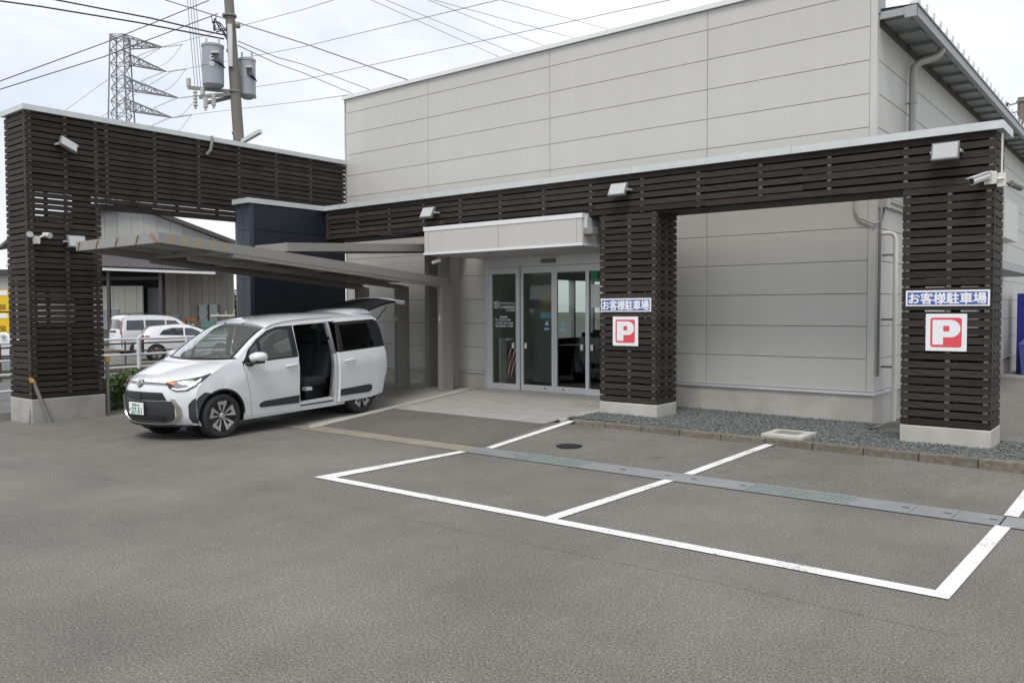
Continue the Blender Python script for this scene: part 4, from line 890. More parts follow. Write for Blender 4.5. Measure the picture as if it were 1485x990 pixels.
top_part(B_, rf, 'roof_rail_trim', [(14.0, -.93), (15.4, -.92), (15.4, -.86), (14.0, -.87)], 'carblack', .003)
# front details
def tp2(name, poly, mt, off, parent=van, cell=(.2, .1), th=.0):
    o = top_part(B_, parent, name, poly, mt, off, cell)
    if th: solid(o, th, 0)
    return o
tp2('upper_grille', [(2.62, -.60), (3.42, -.52), (3.45, 0), (3.42, .52), (2.62, .60)], 'carblack', .006, th=.01)
for k in range(4): tp2('grille_bar', [(2.72+k*.17, -.55+.015*k), (2.77+k*.17, -.55+.015*k), (2.77+k*.17, .55-.015*k), (2.72+k*.17, .55-.015*k)], 'cladding', .016, th=.012)
tp2('grille_badge_block', [(2.6, -.10), (3.3, -.10), (3.3, .10), (2.6, .10)], 'black', .018, th=.01)
tp2('lower_grille', [(.62, -.60), (1.0, -.70), (2.55, -.72), (2.55, .72), (1.0, .70), (.62, .60)], 'cladding', .006, th=.01)
tp2('air_intake', [(.70, -.52), (1.25, -.56), (1.25, .56), (.70, .52)], 'black', .014, th=.006)
for sg in (-1, 1):
    tp2('chrome_surround', [(.35, sg*.50), (.42, sg*.62), (.75, sg*.76), (1.3, sg*.81), (2.0, sg*.81), (2.75, sg*.72), (2.75, sg*.67), (2.0, sg*.74), (1.3, sg*.74), (.85, sg*.68), (.62, sg*.57), (.55, sg*.50)], 'chrome', .018, th=.02)
    tp2('headlamp', [(4.75, sg*.54), (5.2, sg*.70), (5.72, sg*.84), (6.2, sg*.93), (6.75, sg*.995), (6.2, sg*.998), (5.5, sg*.995), (4.6, sg*.965), (3.8, sg*.88), (3.6, sg*.74), (4.0, sg*.62)], 'carblack', .008, th=.014)
    tp2('headlamp_lens', [(4.75, sg*.62), (5.2, sg*.74), (5.55, sg*.87), (5.3, sg*.94), (4.75, sg*.91), (4.12, sg*.83), (4.05, sg*.72)], 'lamp', .018, th=.006)
    tp2('lamp_reflector', [(4.75, sg*.74), (5.05, sg*.78), (5.1, sg*.88), (4.8, sg*.87), (4.6, sg*.80)], 'silver', .022, th=.004)
    tp2('daytime_lamp', [(3.95, sg*.66), (3.74, sg*.75), (3.88, sg*.865), (4.65, sg*.955), (5.5, sg*.985), (5.95, sg*.96), (5.6, sg*.95), (4.95, sg*.925), (4.25, sg*.855), (4.0, sg*.76), (4.1, sg*.68)], 'lampw', .022, th=.006)
    tp2('indicator', [(4.72, sg*.555), (4.92, sg*.62), (4.62, sg*.70), (4.46, sg*.66)], 'amber', .022, th=.005)
tp2('chrome_surround', [(.32, -.50), (.55, -.50), (.55, .50), (.32, .50)], 'chrome', .018, th=.02)
tp2('nose_bar', [(4.42, -.58), (4.62, -.58), (4.66, 0), (4.62, .58), (4.42, .58), (4.46, 0)], 'carblack', .008, th=.008)
tp2('nose_bar_chrome', [(4.40, -.56), (4.45, -.56), (4.49, 0), (4.45, .56), (4.40, .56), (4.44, 0)], 'chrome', .014, th=.006)
tp2('front_lip', [(.02, -.92), (.2, -.92), (.2, .92), (.02, .92)], 'carblack', .02, th=.03)
em = Vector(B_.top(1, .022)(4.45, 0)); e_m = MB()
def ring(mb_, c, rx, rz, tr, tilt=.55, n_=28):
    pts = []
    for k in range(n_+1):
        t = 2*math.pi*k/n_; yy, hh = rx*math.cos(t), rz*math.sin(t); pts.append((c[0]+hh*math.sin(tilt), c[1]+yy, c[2]+hh*math.cos(tilt)))
    mb_.tube(pts, tr, 6, 0, False)
ring(e_m, em, .062, .047, .006); ring(e_m, em+Vector((-.002, 0, .002)), .022, .042, .005); ring(e_m, em+Vector((.011, 0, .018)), .042, .018, .005)
e_m.build('emblem', 'chrome', van, local=True, smooth=True)
MB().lathe([(.06, 0), (.06, .006)], (0, 0, 0), 'x', 20).build('emblem_backing', 'black', van, local=True).matrix_local = Matrix.Translation(em+Vector((.012, 0, -.004))) @ Matrix.Rotation(.55, 4, 'Y')
nb = MB().box(.012, .024, -.165, .165, .375, .54).build('number_plate', 'white_sign', van, local=True, bevel=.004)
def plate_text(body, cy, cz, w_, h_, bold):
    me = text_mesh(body, 1.0, bold, .001); v = me.vertices; xs = [q.co.x for q in v]; ys = [q.co.y for q in v]; x0, x1, y0, y1 = min(xs), max(xs), min(ys), max(ys)
    for q in v: q.co = Vector((.0105-q.co.z, cy-(q.co.x-(x0+x1)/2)*w_/(x1-x0), cz+(q.co.y-(y0+y1)/2)*h_/(y1-y0)))
    me.materials.clear(); me.materials.append(M['blue_sign'] if 0 else M['greenlabel']); o = bpy.data.objects.new('plate_lettering', me); col.objects.link(o); o.parent = nb
plate_text('宮城 503', 0, .505, .17, .04, .01); plate_text('め', .135, .435, .035, .035, .01); plate_text('27-51', -.015, .43, .23, .085, .02)
for a, b in (((.98, -.05, 1.075), (1.10, -.62, 1.14)), ((.98, .35, 1.075), (1.08, -.10, 1.155))): MB().bar(a, b, .02, .012).build('wiper', 'carblack', van, local=True)
# floor, bulkheads and interior
MB().box(.95, 4.1, -.76, .76, .27, .31).build('cabin_floor', 'carblack', van, local=True)
MB().box(.45, 4.1, -.6, .6, .17, .26).build('underbody', 'dark', van, local=True)
MB().box(1.0, 1.35, -.72, .72, .55, 1.0).box(1.30, 1.45, -.72, .72, .85, 1.03).build('dashboard', 'carblack', van, local=True, bevel=.03)
MB().add([(1.0, -.73, 1.045), (1.0, .73, 1.045), (1.42, .73, 1.03), (1.42, -.73, 1.03)], [(0, 1, 2, 3)]).build('dash_top', 'carblack', van, local=True)
MB().box(2.9, 4.05, .70, .73, .3, 1.5).box(1.9, 4.0, -.60, .60, 1.52, 1.54).build('inner_trim', 'carblack', van, local=True)
sw = MB(); ring(sw, Vector((1.52, .36, .93)), .18, .18, .014, .45); sw.build('steering_wheel', 'carblack', van, local=True, smooth=True)
def seat(x, y, w_, dk=0):
    o = MB().box(x, x+.5, y-w_/2, y+w_/2, .50, .66).build('seat_cushion', 'seat', van, local=True, bevel=.05)
    b = MB().hexa([(x+.42, y-w_/2, .60), (x+.56, y-w_/2, .60), (x+.56, y+w_/2, .60), (x+.42, y+w_/2, .60), (x+.62, y-w_/2+.03, 1.17), (x+.72, y-w_/2+.03, 1.17), (x+.72, y+w_/2-.03, 1.17), (x+.62, y+w_/2-.03, 1.17)]).build('seat_back', 'seat', van, local=True, bevel=.04)
    MB().box(x+.64, x+.74, y-.13, y+.13, 1.19, 1.36).build('headrest', 'seat', b, local=True, bevel=.04)
    MB().box(x+.05, x+.45, y-w_/2+.05, y+w_/2-.05, .31, .5).build('seat_mount', 'carblack', van, local=True)
for y_ in (-.37, .37): seat(1.62, y_, .5)
for y_ in (-.40, .0, .40): seat(2.50, y_, .40)
for y_ in (-.36, .36): seat(3.35, y_, .5)
MB().box(2.48, 2.60, -.66, -.56, .47, .52).build('seat_handle', 'lightgrey', van, local=True)
# tailgate, swung up
tg = MB(); n_ = 8
def tgp(s, y, off): # s 0..1 from hinge to lower edge
    return (3.98+1.0*s+.03*math.sin(s*3), y*(1-.06*s-.10*max(0, s-.7)), 1.735+.15*math.sin(s*2.1)-.02*s+off-.05*(y/.6)**2)
m_ = MB()
def tgpatch(s0, s1, off, mt, name, th, parent, y0=-.62, y1=.62):
    q = MB(); patch(q, [(s0, y0), (s1, y0), (s1, y1), (s0, y1)], lambda s, y: tgp(s, y, off), (.1, .155)); o = q.build(name, mt, parent, local=True, smooth=True); solid(o, th, 0); return o
tgo = tgpatch(.70, 1.0, .03, 'carwhite', 'tailgate', .03, van)
tgpatch(.0, .72, 0.01, 'carblack', 'tailgate_glass', .04, tgo, -.61, .61); tgpatch(.72, 1.0, -.012, 'lightgrey', 'tailgate_trim', .03, tgo, -.60, .60)
q = MB(); patch(q, [(3.46, -.6), (4.06, -.6), (4.06, .6), (3.46, .6)], lambda x, y: (x, y, 1.67+.065*math.sin(min(1, (x-3.46)/.35)*1.57)-.05*(y/.6)**4), (.1, .15))
solid(q.build('rear_spoiler', 'carwhite', tgo, local=True, smooth=True), .05)
for y_ in (-.60, .60): MB().tube([(4.12, y_*.97, 1.45), (4.45, y_, 1.745)], .012, 6).build('gas_strut', 'carblack', tgo, local=True)

# parked cars across the street: simple closed shells with the same builder
def far_car(label, loc, rz, keys, mono, width, wins, arch, rear, name='parked_car', wr=.31, belt=.85):
    o = thing(name, label, 'car', loc, rz); b = Body(keys, mono, width, belt); x1 = keys[mono[1]][2]; x0 = keys[mono[0]][2]
    af, ar = arch
    for sg in (-1, 1):
        zt_f, zt_r = lerp_tab(b.zt, x0), lerp_tab(b.zt, x1)
        pl = [(x0, .22), (af-.37, .22)]+arc(af, .31, .37, 180, 0, 12)+[(af+.37, .22), (ar-.37, .22)]+arc(ar, .31, .37, 180, 0, 12)+[(ar+.37, .22), (x1, .22)]+b.shoulder(x0, x1, 40)[::-1]
        side_part(b, o, 'body_side', pl, sg, 'carwhite', cell=.12, th=.02)
        for w_ in wins: side_part(b, o, 'side_window', w_, sg, 'wglass' if 0 else 'carglass', .005, .15)
        for ax in arch:
            MB().lathe([(.365, -.1), (.365, .1)], (ax, sg*(width[2][1]-.36), .31), 'y', 20).build('wheel_well', 'dark', o, local=True); wheel(o, ax, sg*(width[2][1]-.10), wr, sg)
        hy = b.side(sg, .02)
        for hx in (1.95, 2.85): MB().tube([hy(hx, .9), hy(hx+.18, .91)], .016, 6).build('door_handle', 'carwhite', o, local=True)
        p = hy(1.25, 1.0); MB().box(p[0], p[0]+.16, p[1]+(.0 if sg > 0 else -.2), p[1]+(.2 if sg > 0 else 0), .96, 1.1).build('wing_mirror', 'carwhite', o, local=True, bevel=.03)
    n_ = len(keys)-1
    top_part(b, o, 'body_top', [(0, -1), (n_, -1), (n_, 1), (0, 1)], 'carwhite')
    for nm, t0, t1, q, mt in rear: top_part(b, o, nm, [(t0, -q), (t1, -q), (t1, q), (t0, q)], mt, .006)
    return o, b
M['carglass'] = mat('car_glass_far', (.03, .036, .04), .06, coat=1)
HK = [(.05, .25, .3, .72, .25), (0, .45, .22, .76, .45), (.02, .62, .25, .76, .6), (.12, .74, .38, .77, .70), (.5, .87, .6, .78, .82), (.95, .97, 1.0, .77, .95), (1.5, 1.27, 1.4, .70, 1.2), (1.95, 1.43, 1.9, .62, 1.36), (2.4, 1.45, 2.4, .61, 1.39), (3.0, 1.41, 3.0, .61, 1.36), (3.5, 1.34, 3.45, .62, 1.29), (3.72, 1.10, 3.66, .68, 1.06), (3.85, .95, 3.76, .72, .92), (3.93, .8, 3.80, .74, .8), (3.98, .6, 3.80, .75, .6), (3.97, .4, 3.80, .75, .4), (3.9, .25, 3.78, .74, .25)]
HW = [(.2, .77), (.6, .82), (.9, .845), (3.2, .845), (3.6, .82), (3.8, .76)]
ca, sa = math.cos(YAW), math.sin(YAW)
def far(px, d): # ground spot seen at image column px, at depth d
    u = (px-742.5)/1200.6*d; return (-sa*d+ca*u, ca*d+sa*u)
h1 = far(232, 34.5)
hat, hb = far_car('white hatchback with red tail lamps parked across the street', (0, 0, -.48), 0, HK, (3, 11), HW,
        [[(1.35, .97), (2.12, 1.0), (2.12, 1.30), (1.85, 1.29), (1.6, 1.18)], [(2.18, 1.0), (3.1, 1.03), (2.95, 1.22), (2.6, 1.31), (2.18, 1.31)]], (.75, 3.2),
        [('rear_window', 9.95, 11.0, .86, 'carglass'), ('number_plate', 13.2, 13.9, .2, 'lightgrey'), ('windscreen', 5.2, 6.95, .88, 'carglass')])
for sg in (-1, 1):
    top_part(hb, hat, 'tail_lamp', [(11.0, sg*.74), (11.2, sg*.99), (12.6, sg*.99), (12.9, sg*.82), (12.0, sg*.80)], 'tail', .012)
    side_part(hb, hat, 'tail_lamp', [(3.44, 1.0), (3.62, 1.02), (3.65, .93), (3.5, .88)], sg, 'tail', .012)
# rear corner at px ~185, heading to the right and away
hd = math.atan2(ca, -sa)+R(-62)   # direction the car points
def place(o, tail, hd_, length, z):
    o.rotation_euler = (0, 0, hd_+math.pi); o.location = (tail[0]+math.cos(hd_)*length, tail[1]+math.sin(hd_)*length, z)
place(hat, far(194, 33.6), hd, 3.98, -.2)
KK = [(.05, .25, .3, .72, .25), (0, .5, .2, .78, .5), (.02, .75, .25, .78, .72), (.15, .95, .4, .78, .9), (.7, 1.08, .8, .78, 1.05), (1.0, 1.18, 1.05, .77, 1.15), (1.4, 1.52, 1.4, .72, 1.45), (1.8, 1.76, 1.8, .68, 1.68), (2.6, 1.83, 2.6, .68, 1.76), (3.6, 1.83, 3.6, .68, 1.77), (4.1, 1.80, 4.06, .69, 1.73), (4.2, 1.6, 4.12, .72, 1.5), (4.27, 1.2, 4.17, .76, 1.15), (4.32, .8, 4.2, .77, .8), (4.33, .5, 4.2, .77, .5), (4.28, .28, 4.18, .76, .28)]
KW = [(.2, .79), (.6, .84), (.9, .87), (3.6, .87), (4.0, .84), (4.2, .79)]
kan, kb_ = far_car('white tall van with roof rails parked behind the white hatchback', (0, 0, -.48), 0, KK, (3, 12), KW,
        [[(1.35, 1.12), (2.2, 1.14), (2.2, 1.58), (1.75, 1.56)], [(2.27, 1.14), (3.15, 1.14), (3.15, 1.60), (2.27, 1.59)], [(3.22, 1.15), (4.0, 1.15), (3.95, 1.58), (3.22, 1.60)]], (.8, 3.5),
        [('rear_window', 10.9, 11.95, .84, 'carglass'), ('number_plate', 12.5, 12.85, .2, 'lightgrey'), ('windscreen', 5.2, 6.9, .88, 'carglass'), ('plate_trim', 12.15, 12.4, .45, 'carblack')], wr=.33, belt=1.0)
for sg in (-1, 1):
    top_part(kb_, kan, 'tail_lamp', [(10.9, sg*.88), (10.9, sg*.995), (12.6, sg*.995), (12.4, sg*.86)], 'tail', .012)
    MB().tube([(1.9, sg*.62, 1.83), (2.0, sg*.62, 1.89), (3.7, sg*.62, 1.89), (3.85, sg*.62, 1.83)], .02, 6).build('roof_rail', 'carblack', kan, local=True)
place(kan, far(163, 37.0), math.atan2(ca, -sa)+R(-45), 4.3, -.2)

# ------------------------------------------------------------------ street side
gr = thing('guard_rail', 'white pipe guard rail along the side street', 'guard rail', (-22.4, 8, -.5))
a, b = Vector((-22.25, 6.6, 0)), Vector((-23.75, 15.6, 0))
for k in range(6):
    p = a.lerp(b, (k+.17)/5.5); MB().tube([(p.x, p.y, -.55), (p.x, p.y, 1.02)], .055, 10).build('post', 'rail', gr, smooth=True)
for z in (-.22, .19, .54, .98): MB().tube([(a.x, a.y-2.5, z), (b.x, b.y, z)], .034, 8).build('rail', 'rail', gr, smooth=True)
rs = thing('pipe_fence', 'rusty pipe fence in front of the parked hatchback', 'fence', (-29.5, 13.5, -.5))
a, b = Vector((-29.0, 10.3, 0)), Vector((-28.8, 18.2, 0))
for z in (.35, .62): MB().tube([(a.x, a.y-2, z), (b.x, b.y, z+.04)], .035, 6).build('rail', 'rust', rs)
for k in range(3): p = a.lerp(b, k/2); MB().tube([(p.x, p.y, -.5), (p.x, p.y, .72)], .03, 6).build('post', 'rust', rs)
mb = MB(); mb.box(-31.5, -30.2, -10, 40, -.5, -.16); tag(mb.build('yard_bank', 'terrain'), 'low grassy bank at the yard edge', None, None, 'structure')
def leaves(mb_, c, ext, n_, size, rr_, shape='box'):
    for k in range(n_):
        while True:
            p = [rr_.uniform(-1, 1) for _ in range(3)]
            if shape == 'box' or sum(q*q for q in p) < 1: break
        s_ = size*rr_.uniform(.6, 1.3); u = Vector([rr_.gauss(0, 1) for _ in range(3)]).normalized(); v = u.orthogonal().normalized(); q = Vector((c[0]+p[0]*ext[0], c[1]+p[1]*ext[1], c[2]+p[2]*ext[2]))
        mb_.add([q-u*s_, q+v*s_*.5, q+u*s_, q-v*s_*.5], [(0, 1, 2, 3)])
rr = random.Random(11)
hg = thing('hedge', 'low clipped green hedge beyond the tall pillar', 'hedge', (-17.3, 8.5, -.4))
m_ = MB()
for k in range(12):
    t = k/11; leaves(m_, (-16.2-2.9*t, 7.75+2.3*t, .02+rr.uniform(-.02, .04)), (.36, .34, .36+rr.uniform(-.03, .06)), 1100, .05, rr)
tag(m_.build('foliage', 'leaf', hg), None, None, None, 'stuff')
m_ = MB()
for k in range(8): t = k/7; m_.tube([(-16.2-2.9*t, 7.75+2.3*t, -.45), (-16.2-2.9*t, 7.75+2.3*t, .1)], .02, 5)
m_.build('stems', 'bark', hg)
o = MB().hexa([(-16.02, 7.1, -.6), (-15.85, 7.25, -.6), (-19.2, 10.0, -.6), (-19.35, 9.85, -.6), (-16.02, 7.1, -.08), (-15.85, 7.25, -.08), (-19.2, 10.0, -.08), (-19.35, 9.85, -.08)]).build('hedge_kerb', 'base_old', bevel=.01); tag(o, 'concrete kerb in front of the low hedge', 'kerb')
# warehouse facing the camera, local x = along image, y = away
def bearing(px, py, d):
    v = r2*((px-742.5)/1200.6)-u2*((py-495)/1200.6)+fwd; return Vector((0, 0, 1.75))+v*d
D0 = 50.0; K_ = D0/1200.6; wl = far(203, D0)
wh = thing('warehouse', 'old grey gabled warehouse with corrugated awning and roller shutter', 'building', (wl[0], wl[1], -.5), YAW)
def wz(y): return 1.75+(450.8-y)*K_+.5
def wx(px): return (px-203)*K_
def wbox(name, mt, p0, p1, y0, y1, d0, d1, parent=None): return MB().box(wx(p0), wx(p1), d0, d1, wz(y1), wz(y0)).build(name, mt, parent or wh, local=True)
for k in range(16):
    p0 = 60+k*19; p1 = p0+18.6; f = lambda p: wz(298+(p-203)*.378 if p > 203 else 298+(203-p)*.14)
    MB().hexa([(wx(p0), 0, wz(372)), (wx(p1), 0, wz(372)), (wx(p1), .1, wz(372)), (wx(p0), .1, wz(372)), (wx(p0), 0, f(p0)), (wx(p1), 0, f(p1)), (wx(p1), .1, f(p1)), (wx(p0), .1, f(p0))]).build('gable_sheet', 'corr', wh, local=True)
MB().hexa([(wx(60), .12, 0), (wx(336), .12, 0), (wx(336)-14, 20, 0), (wx(60)-14, 20, 0), (wx(60), .12, wz(372)), (wx(336), .12, wz(372)), (wx(336)-14, 20, wz(372)), (wx(60)-14, 20, wz(372))]).build('hall_core', 'brownwall', wh, local=True)
for p0, y0, p1, y1 in ((55, 319, 203, 296), (203, 296, 372, 361)):
    MB().hexa([(wx(p0), -.5, wz(y0)-.12), (wx(p1), -.5, wz(y1)-.12), (wx(p1)-16, 22, wz(y1)-.12), (wx(p0)-16, 22, wz(y0)-.12), (wx(p0), -.5, wz(y0)+.12), (wx(p1), -.5, wz(y1)+.12), (wx(p1)-16, 22, wz(y1)+.12), (wx(p0)-16, 22, wz(y0)+.12)]).build('roof', 'roofdark', wh, local=True)
# corrugated awning
m_ = MB(); n_ = 120; pts = []
for k in range(n_+1):
    p = 60+(352-60)*k/n_; a_ = .06 if k % 2 else -.02; yo = 387+(p-146)*.042
    pts.append(((wx(p), -3.4, wz(yo)+a_), (wx(p), .05, wz(yo-21)+a_+.35)))
m_.add([q for pr in pts for q in pr], [(2*k, 2*k+2, 2*k+3, 2*k+1) for k in range(n_)]); m_.build('awning', 'roofbrown', wh, local=True)
MB().bar((wx(60), -3.3, wz(387.5)), (wx(342), -3.3, wz(398.5)), .12, .14).build('awning_gutter', 'lightgrey', wh, local=True)
for p in (193, 264): MB().box(wx(p)-.08, wx(p)+.08, -3.0, -2.84, 0, wz(392)).build('awning_post', 'roofdark', wh, local=True)
for k in range(9): wbox('wall_sheet', 'cream', 143+k*8.25, 143+(k+1)*8.25-.25, 413.5, 475, -.9-.02*(k % 2), -.75)
wbox('window', 'frost', 146, 184, 446, 475, -.97, -.93); wbox('window_frame', 'alu', 146, 185, 445, 446.5, -1.0, -.95)
wbox('roller_shutter', 'shutter', 216, 238, 416, 480, -.05, .05)
for k in range(12): wbox('shutter_slat', 'shutter', 216, 238, 417+k*5, 421.4+k*5, -.09, -.05)
wbox('shutter_frame', 'rust', 238, 241, 415, 480, -.12, .05)
for k in range(11): wbox('wall_sheet', 'brownwall', 241+k*9, 241+(k+1)*9-.4, 392, 490, -.05-.03*(k % 2), .1)
wbox('low_door', 'corr', 248, 261, 455, 490, -.15, -.1)
wbox('window', 'frost', 289, 319, 440, 466, -.14, -.1)
for p in (289, 303, 304, 318): wbox('window_bar', 'roofdark', p, p+1.2, 440, 466, -.2, -.14)
for q_ in ((289, 440, 303, 453), (303, 440, 289, 453), (289, 453, 303, 466), (303, 453, 289, 466)): MB().bar((wx(q_[0]), -.18, wz(q_[1])), (wx(q_[2]), -.18, wz(q_[3])), .03, .04).build('window_bar', 'lightgrey', wh, local=True)
wbox('bay_shade_panel', 'dark', 143, 240, 392, 470, .02, .1)  # black panel on the wall paints the deep shade under the awning
wbox('crane_beam', 'roofdark', 156, 254, 402, 406, -2.2, -1.9)
o = thing('tool_rack', 'orange rack standing against the warehouse wall', 'rack', (*far(277, 48.5), -.5), YAW)
for a, b, z0, z1 in ((-.33, .33, .55, 1.1), (-.33, -.27, 1.1, 1.9), (.27, .33, 1.1, 1.9), (-.27, .27, 1.78, 1.9)): MB().box(a, b, -.1, .15, z0, z1).build('panel', 'orange', o, local=True)
for x_ in (-.12, .14): MB().lathe([(.13, -.04), (.13, .0), (.06, .0), (.06, -.04)], (x_, -.12, 1.42), 'y', 14).build('reel', 'cream', o, local=True)
for x_ in (-.3, .25): MB().box(x_, x_+.05, -.1, .1, 0, .55).build('leg', 'rust', o, local=True)
o = thing('crate_stack', 'green crates by the warehouse corner', 'crate', (*far(309, 48), -.5), YAW)
for k in range(3): MB().box(-.55, .35, -.4, .4, .5+k*.42, .5+k*.42+.38).build('crate', 'green_box', o, local=True, bevel=.02)
MB().box(-.6, .4, -.45, .45, 0, .48).build('pallet', 'rust', o, local=True)
o = thing('timber_pile', 'pile of wooden stands at the warehouse corner', 'timber', (*far(324, 47.5), -.5), YAW)
for x_ in (-.5, 0, .45): MB().bar((x_, 0, 0), (x_+.12, .2, 2.3+.2*x_), .08, .08).build('board', 'brownwall', o, local=True)
MB().box(-.7, .6, -.1, .3, 2.0, 2.08).build('board', 'cream', o, local=True); MB().box(-.6, .6, -.3, .3, .4, 1.1).build('board', 'brownwall', o, local=True)
# banners and a parked car corner beyond the pillar
for k, (p, y0, y1, lb) in enumerate(((3.5, 418, 449, 'yellow banner sign with white top panel beyond the tall pillar'), (3.0, 451, 480, 'lower yellow banner sign beyond the tall pillar'))):
    q = far(p, 26); o = thing('banner_sign', lb, 'banner', (q[0], q[1], -.45), YAW); kk = 26/1200.6
    MB().box(-.5, .24, -.02, .02, 1.75+.45+(451-y1)*kk, 1.75+.45+(451-y0)*kk).build('cloth', 'yellow', o, local=True)
    MB().box(-.3, .2, -.03, -.021, 1.75+.45+(451-y0-8)*kk, 1.75+.45+(451-y0-1.5)*kk).build('white_panel', 'white_sign', o, local=True)
    MB().tube([(-.45, .03, 0), (-.45, .03, 1.75+.45+(451-y0)*kk)], .02, 6).build('pole', 'steelgrey', o, local=True)
    me = lettering('050', o, 'black', .0, 0, .26, .16, lambda a, b, c: (a, -.024-c, b), .02); me.data.transform(Matrix.Translation(o.location)); me.location = (0, 0, 1.75+.45+(451-y1+6)*kk)
q = far(-4, 33); 
k3, _b = far_car('white car standing beyond the yellow banners', (0, 0, -.48), 0, HK, (3, 11), HW, [[(1.35, .97), (2.12, 1.0), (2.12, 1.30), (1.85, 1.29), (1.6, 1.18)]], (.75, 3.2), [('windscreen', 5.2, 6.95, .88, 'carglass')])
place(k3, far(-85, 34), math.atan2(ca, -sa)+R(-80), 3.98, -.2)
q = far(2, 60); o = thing('storage_building', 'grey building beyond the yellow banners', 'building', (q[0], q[1], -.5), YAW)
MB().box(-14, 1.2, 0, 8, 0, 5.0).build('wall', 'farhouse', o, local=True); MB().box(-14.3, 1.5, -.4, 8.4, 5.0, 5.35).build('roof', 'roofdark', o, local=True); MB().box(-6, .9, -.1, .05, .3, 3.6).build('bay_shade_panel', 'dark', o, local=True)  # black slab on the solid wall paints the shade of a bay
# distant trees and houses along the horizon
def tree(px, d, hh, wd, label, nn=900):
    q = far(px, d); o = thing('broadleaf_tree', label, 'tree', (q[0], q[1], -.5), 0, 'trees on the horizon')
    MB().tube([(0, 0, 0), (.1, 0, hh*.4), (0, .1, hh*.7)], [.22, .16, .07], 7).build('trunk', 'bark', o, local=True)
    for k in range(4): t = rr.uniform(0, 6.28); MB().tube([(0, 0, hh*.4), (math.cos(t)*wd*.5, math.sin(t)*wd*.5, hh*.7)], [.1, .03], 5).build('limb', 'bark', o, local=True)
    m_ = MB()
    for k in range(10): leaves(m_, (rr.uniform(-.6, .6)*wd, rr.uniform(-.6, .6)*wd, hh*rr.uniform(.45, .9)), (wd*.5, wd*.5, hh*.16), nn//10, .2, rr, 'ball')
    tag(m_.build('crown', 'leaf2', o, local=True), None, None, None, 'stuff')
tree(333, 62, 3.6, 2.2, 'green bush at the corner of the warehouse'); tree(346, 70, 3.4, 2.4, 'dark shrub behind the warehouse corner')
for k in range(5):
    q = far(330+k*9, 420+k*30); hh = (9, 14, 8, 17, 10)[k]
    o = thing('distant_block', ('pale low block on the far horizon', 'tall pale tower on the far horizon', 'wide grey block on the far horizon', 'slim tower on the far horizon', 'grey shed on the far horizon')[k], 'building', (q[0], q[1], -.6), YAW)
    MB().box(-3-k % 2*2, 3, 0, 6, 0, hh).build('wall', 'farhouse', o, local=True); MB().box(-3.2-k % 2*2, 3.2, -.2, 6.2, hh, hh+.4).build('roof', 'roofdark', o, local=True)
    for z in range(3): MB().box(-2, 2, -.06, .0, hh*.25+z*hh*.22, hh*.25+z*hh*.22+hh*.1).build('window_band', 'carglass', o, local=True)
# utility pole with transformers (local x = along image)
DP = 27.0; KP = DP/1200.6; pl = bearing(344, 150, DP)
up_ = thing('utility_pole', 'concrete utility pole carrying two grey transformers and insulators', 'utility pole', (pl[0], pl[1], -.5), YAW)
def pz(y): return bearing(335, y, DP).z+.5
def pxx(p): return (bearing(p, 90, DP)-Vector((pl[0], pl[1], 0))).dot(rgt)
MB().tube([(pxx(348), 0, 0), (pxx(345), 0, pz(200)), (pxx(334), 0, pz(0)), (pxx(331), 0, pz(-40))], [.19, .175, .15, .14], 14).build('pole', 'polec', up_, local=True, smooth=True)
def trans(cx, yt, yb, r_, dy, big):
    o = MB().lathe([(r_*.55, pz(yb+5)), (r_*.9, pz(yb+2)), (r_, pz(yb)), (r_, pz((yt+yb)/2)-.02), (r_*1.03, pz((yt+yb)/2)-.02), (r_*1.03, pz((yt+yb)/2)+.02), (r_, pz((yt+yb)/2)+.02), (r_, pz(yt)), (r_*1.05, pz(yt)), (r_*1.05, pz(yt)+.07), (r_*.5, pz(yt)+.13)], (pxx(cx), dy, 0), 'z', 24).build('transformer', 'transformer', up_, local=True, smooth=True, sharp=30)
    for s_ in (-.6, .6): MB().tube([(pxx(cx)+s_*r_, dy, pz(yt)+.1), (pxx(cx)+s_*r_, dy, pz(yt)+.3)], .035, 8).build('bushing', 'porcelain', o, local=True)
    MB().box(pxx(cx)+r_*.2, pxx(cx)+r_*.9, dy-r_*1.1, dy-r_*.5, pz(yt+12), pz(yt+9)).build('lid_hood', 'porcelain', o, local=True)
    for k in range(4): MB().tube([(pxx(cx)+r_*(.3+k*.15), dy-r_*1.05, pz(yt+12)), (pxx(cx)+r_*(.35+k*.2), dy-r_*1.02, pz(yt+22)), (pxx(cx)+r_*1.3, dy-.1, pz(yt+30))], .014, 5).build('lead', 'wire', o, local=True)
    return o
t1 = trans(313.5, 74, 127, .335, -.25, 1); t2 = trans(353, 85, 134, .27, .42, 0)
lm = lettering('G', up_, 'white_sign', 0, 0, .11, .14, lambda a, b, c: (a, -c, b), .02); lm.data.transform(Matrix.Translation(up_.location)); lm.location = (pxx(317), -.60, pz(92))
lm = lettering('30', up_, 'white_sign', 0, 0, .17, .13, lambda a, b, c: (a, -c, b), .02); lm.data.transform(Matrix.Translation(up_.location)); lm.location = (pxx(317), -.60, pz(101))
for (p0, y0, p1, y1, d0, d1) in ((281, 131, 335, 134, -.3, -.1), (297, 147, 336, 138, -.5, -.1), (325, 131, 366, 137, .2, .4), (297, 147, 336, 141, .2, 0)): MB().bar((pxx(p0), d0, pz(y0)), (pxx(p1), d1, pz(y1)), .09, .10).build('crossarm', 'steelgrey', up_, local=True)
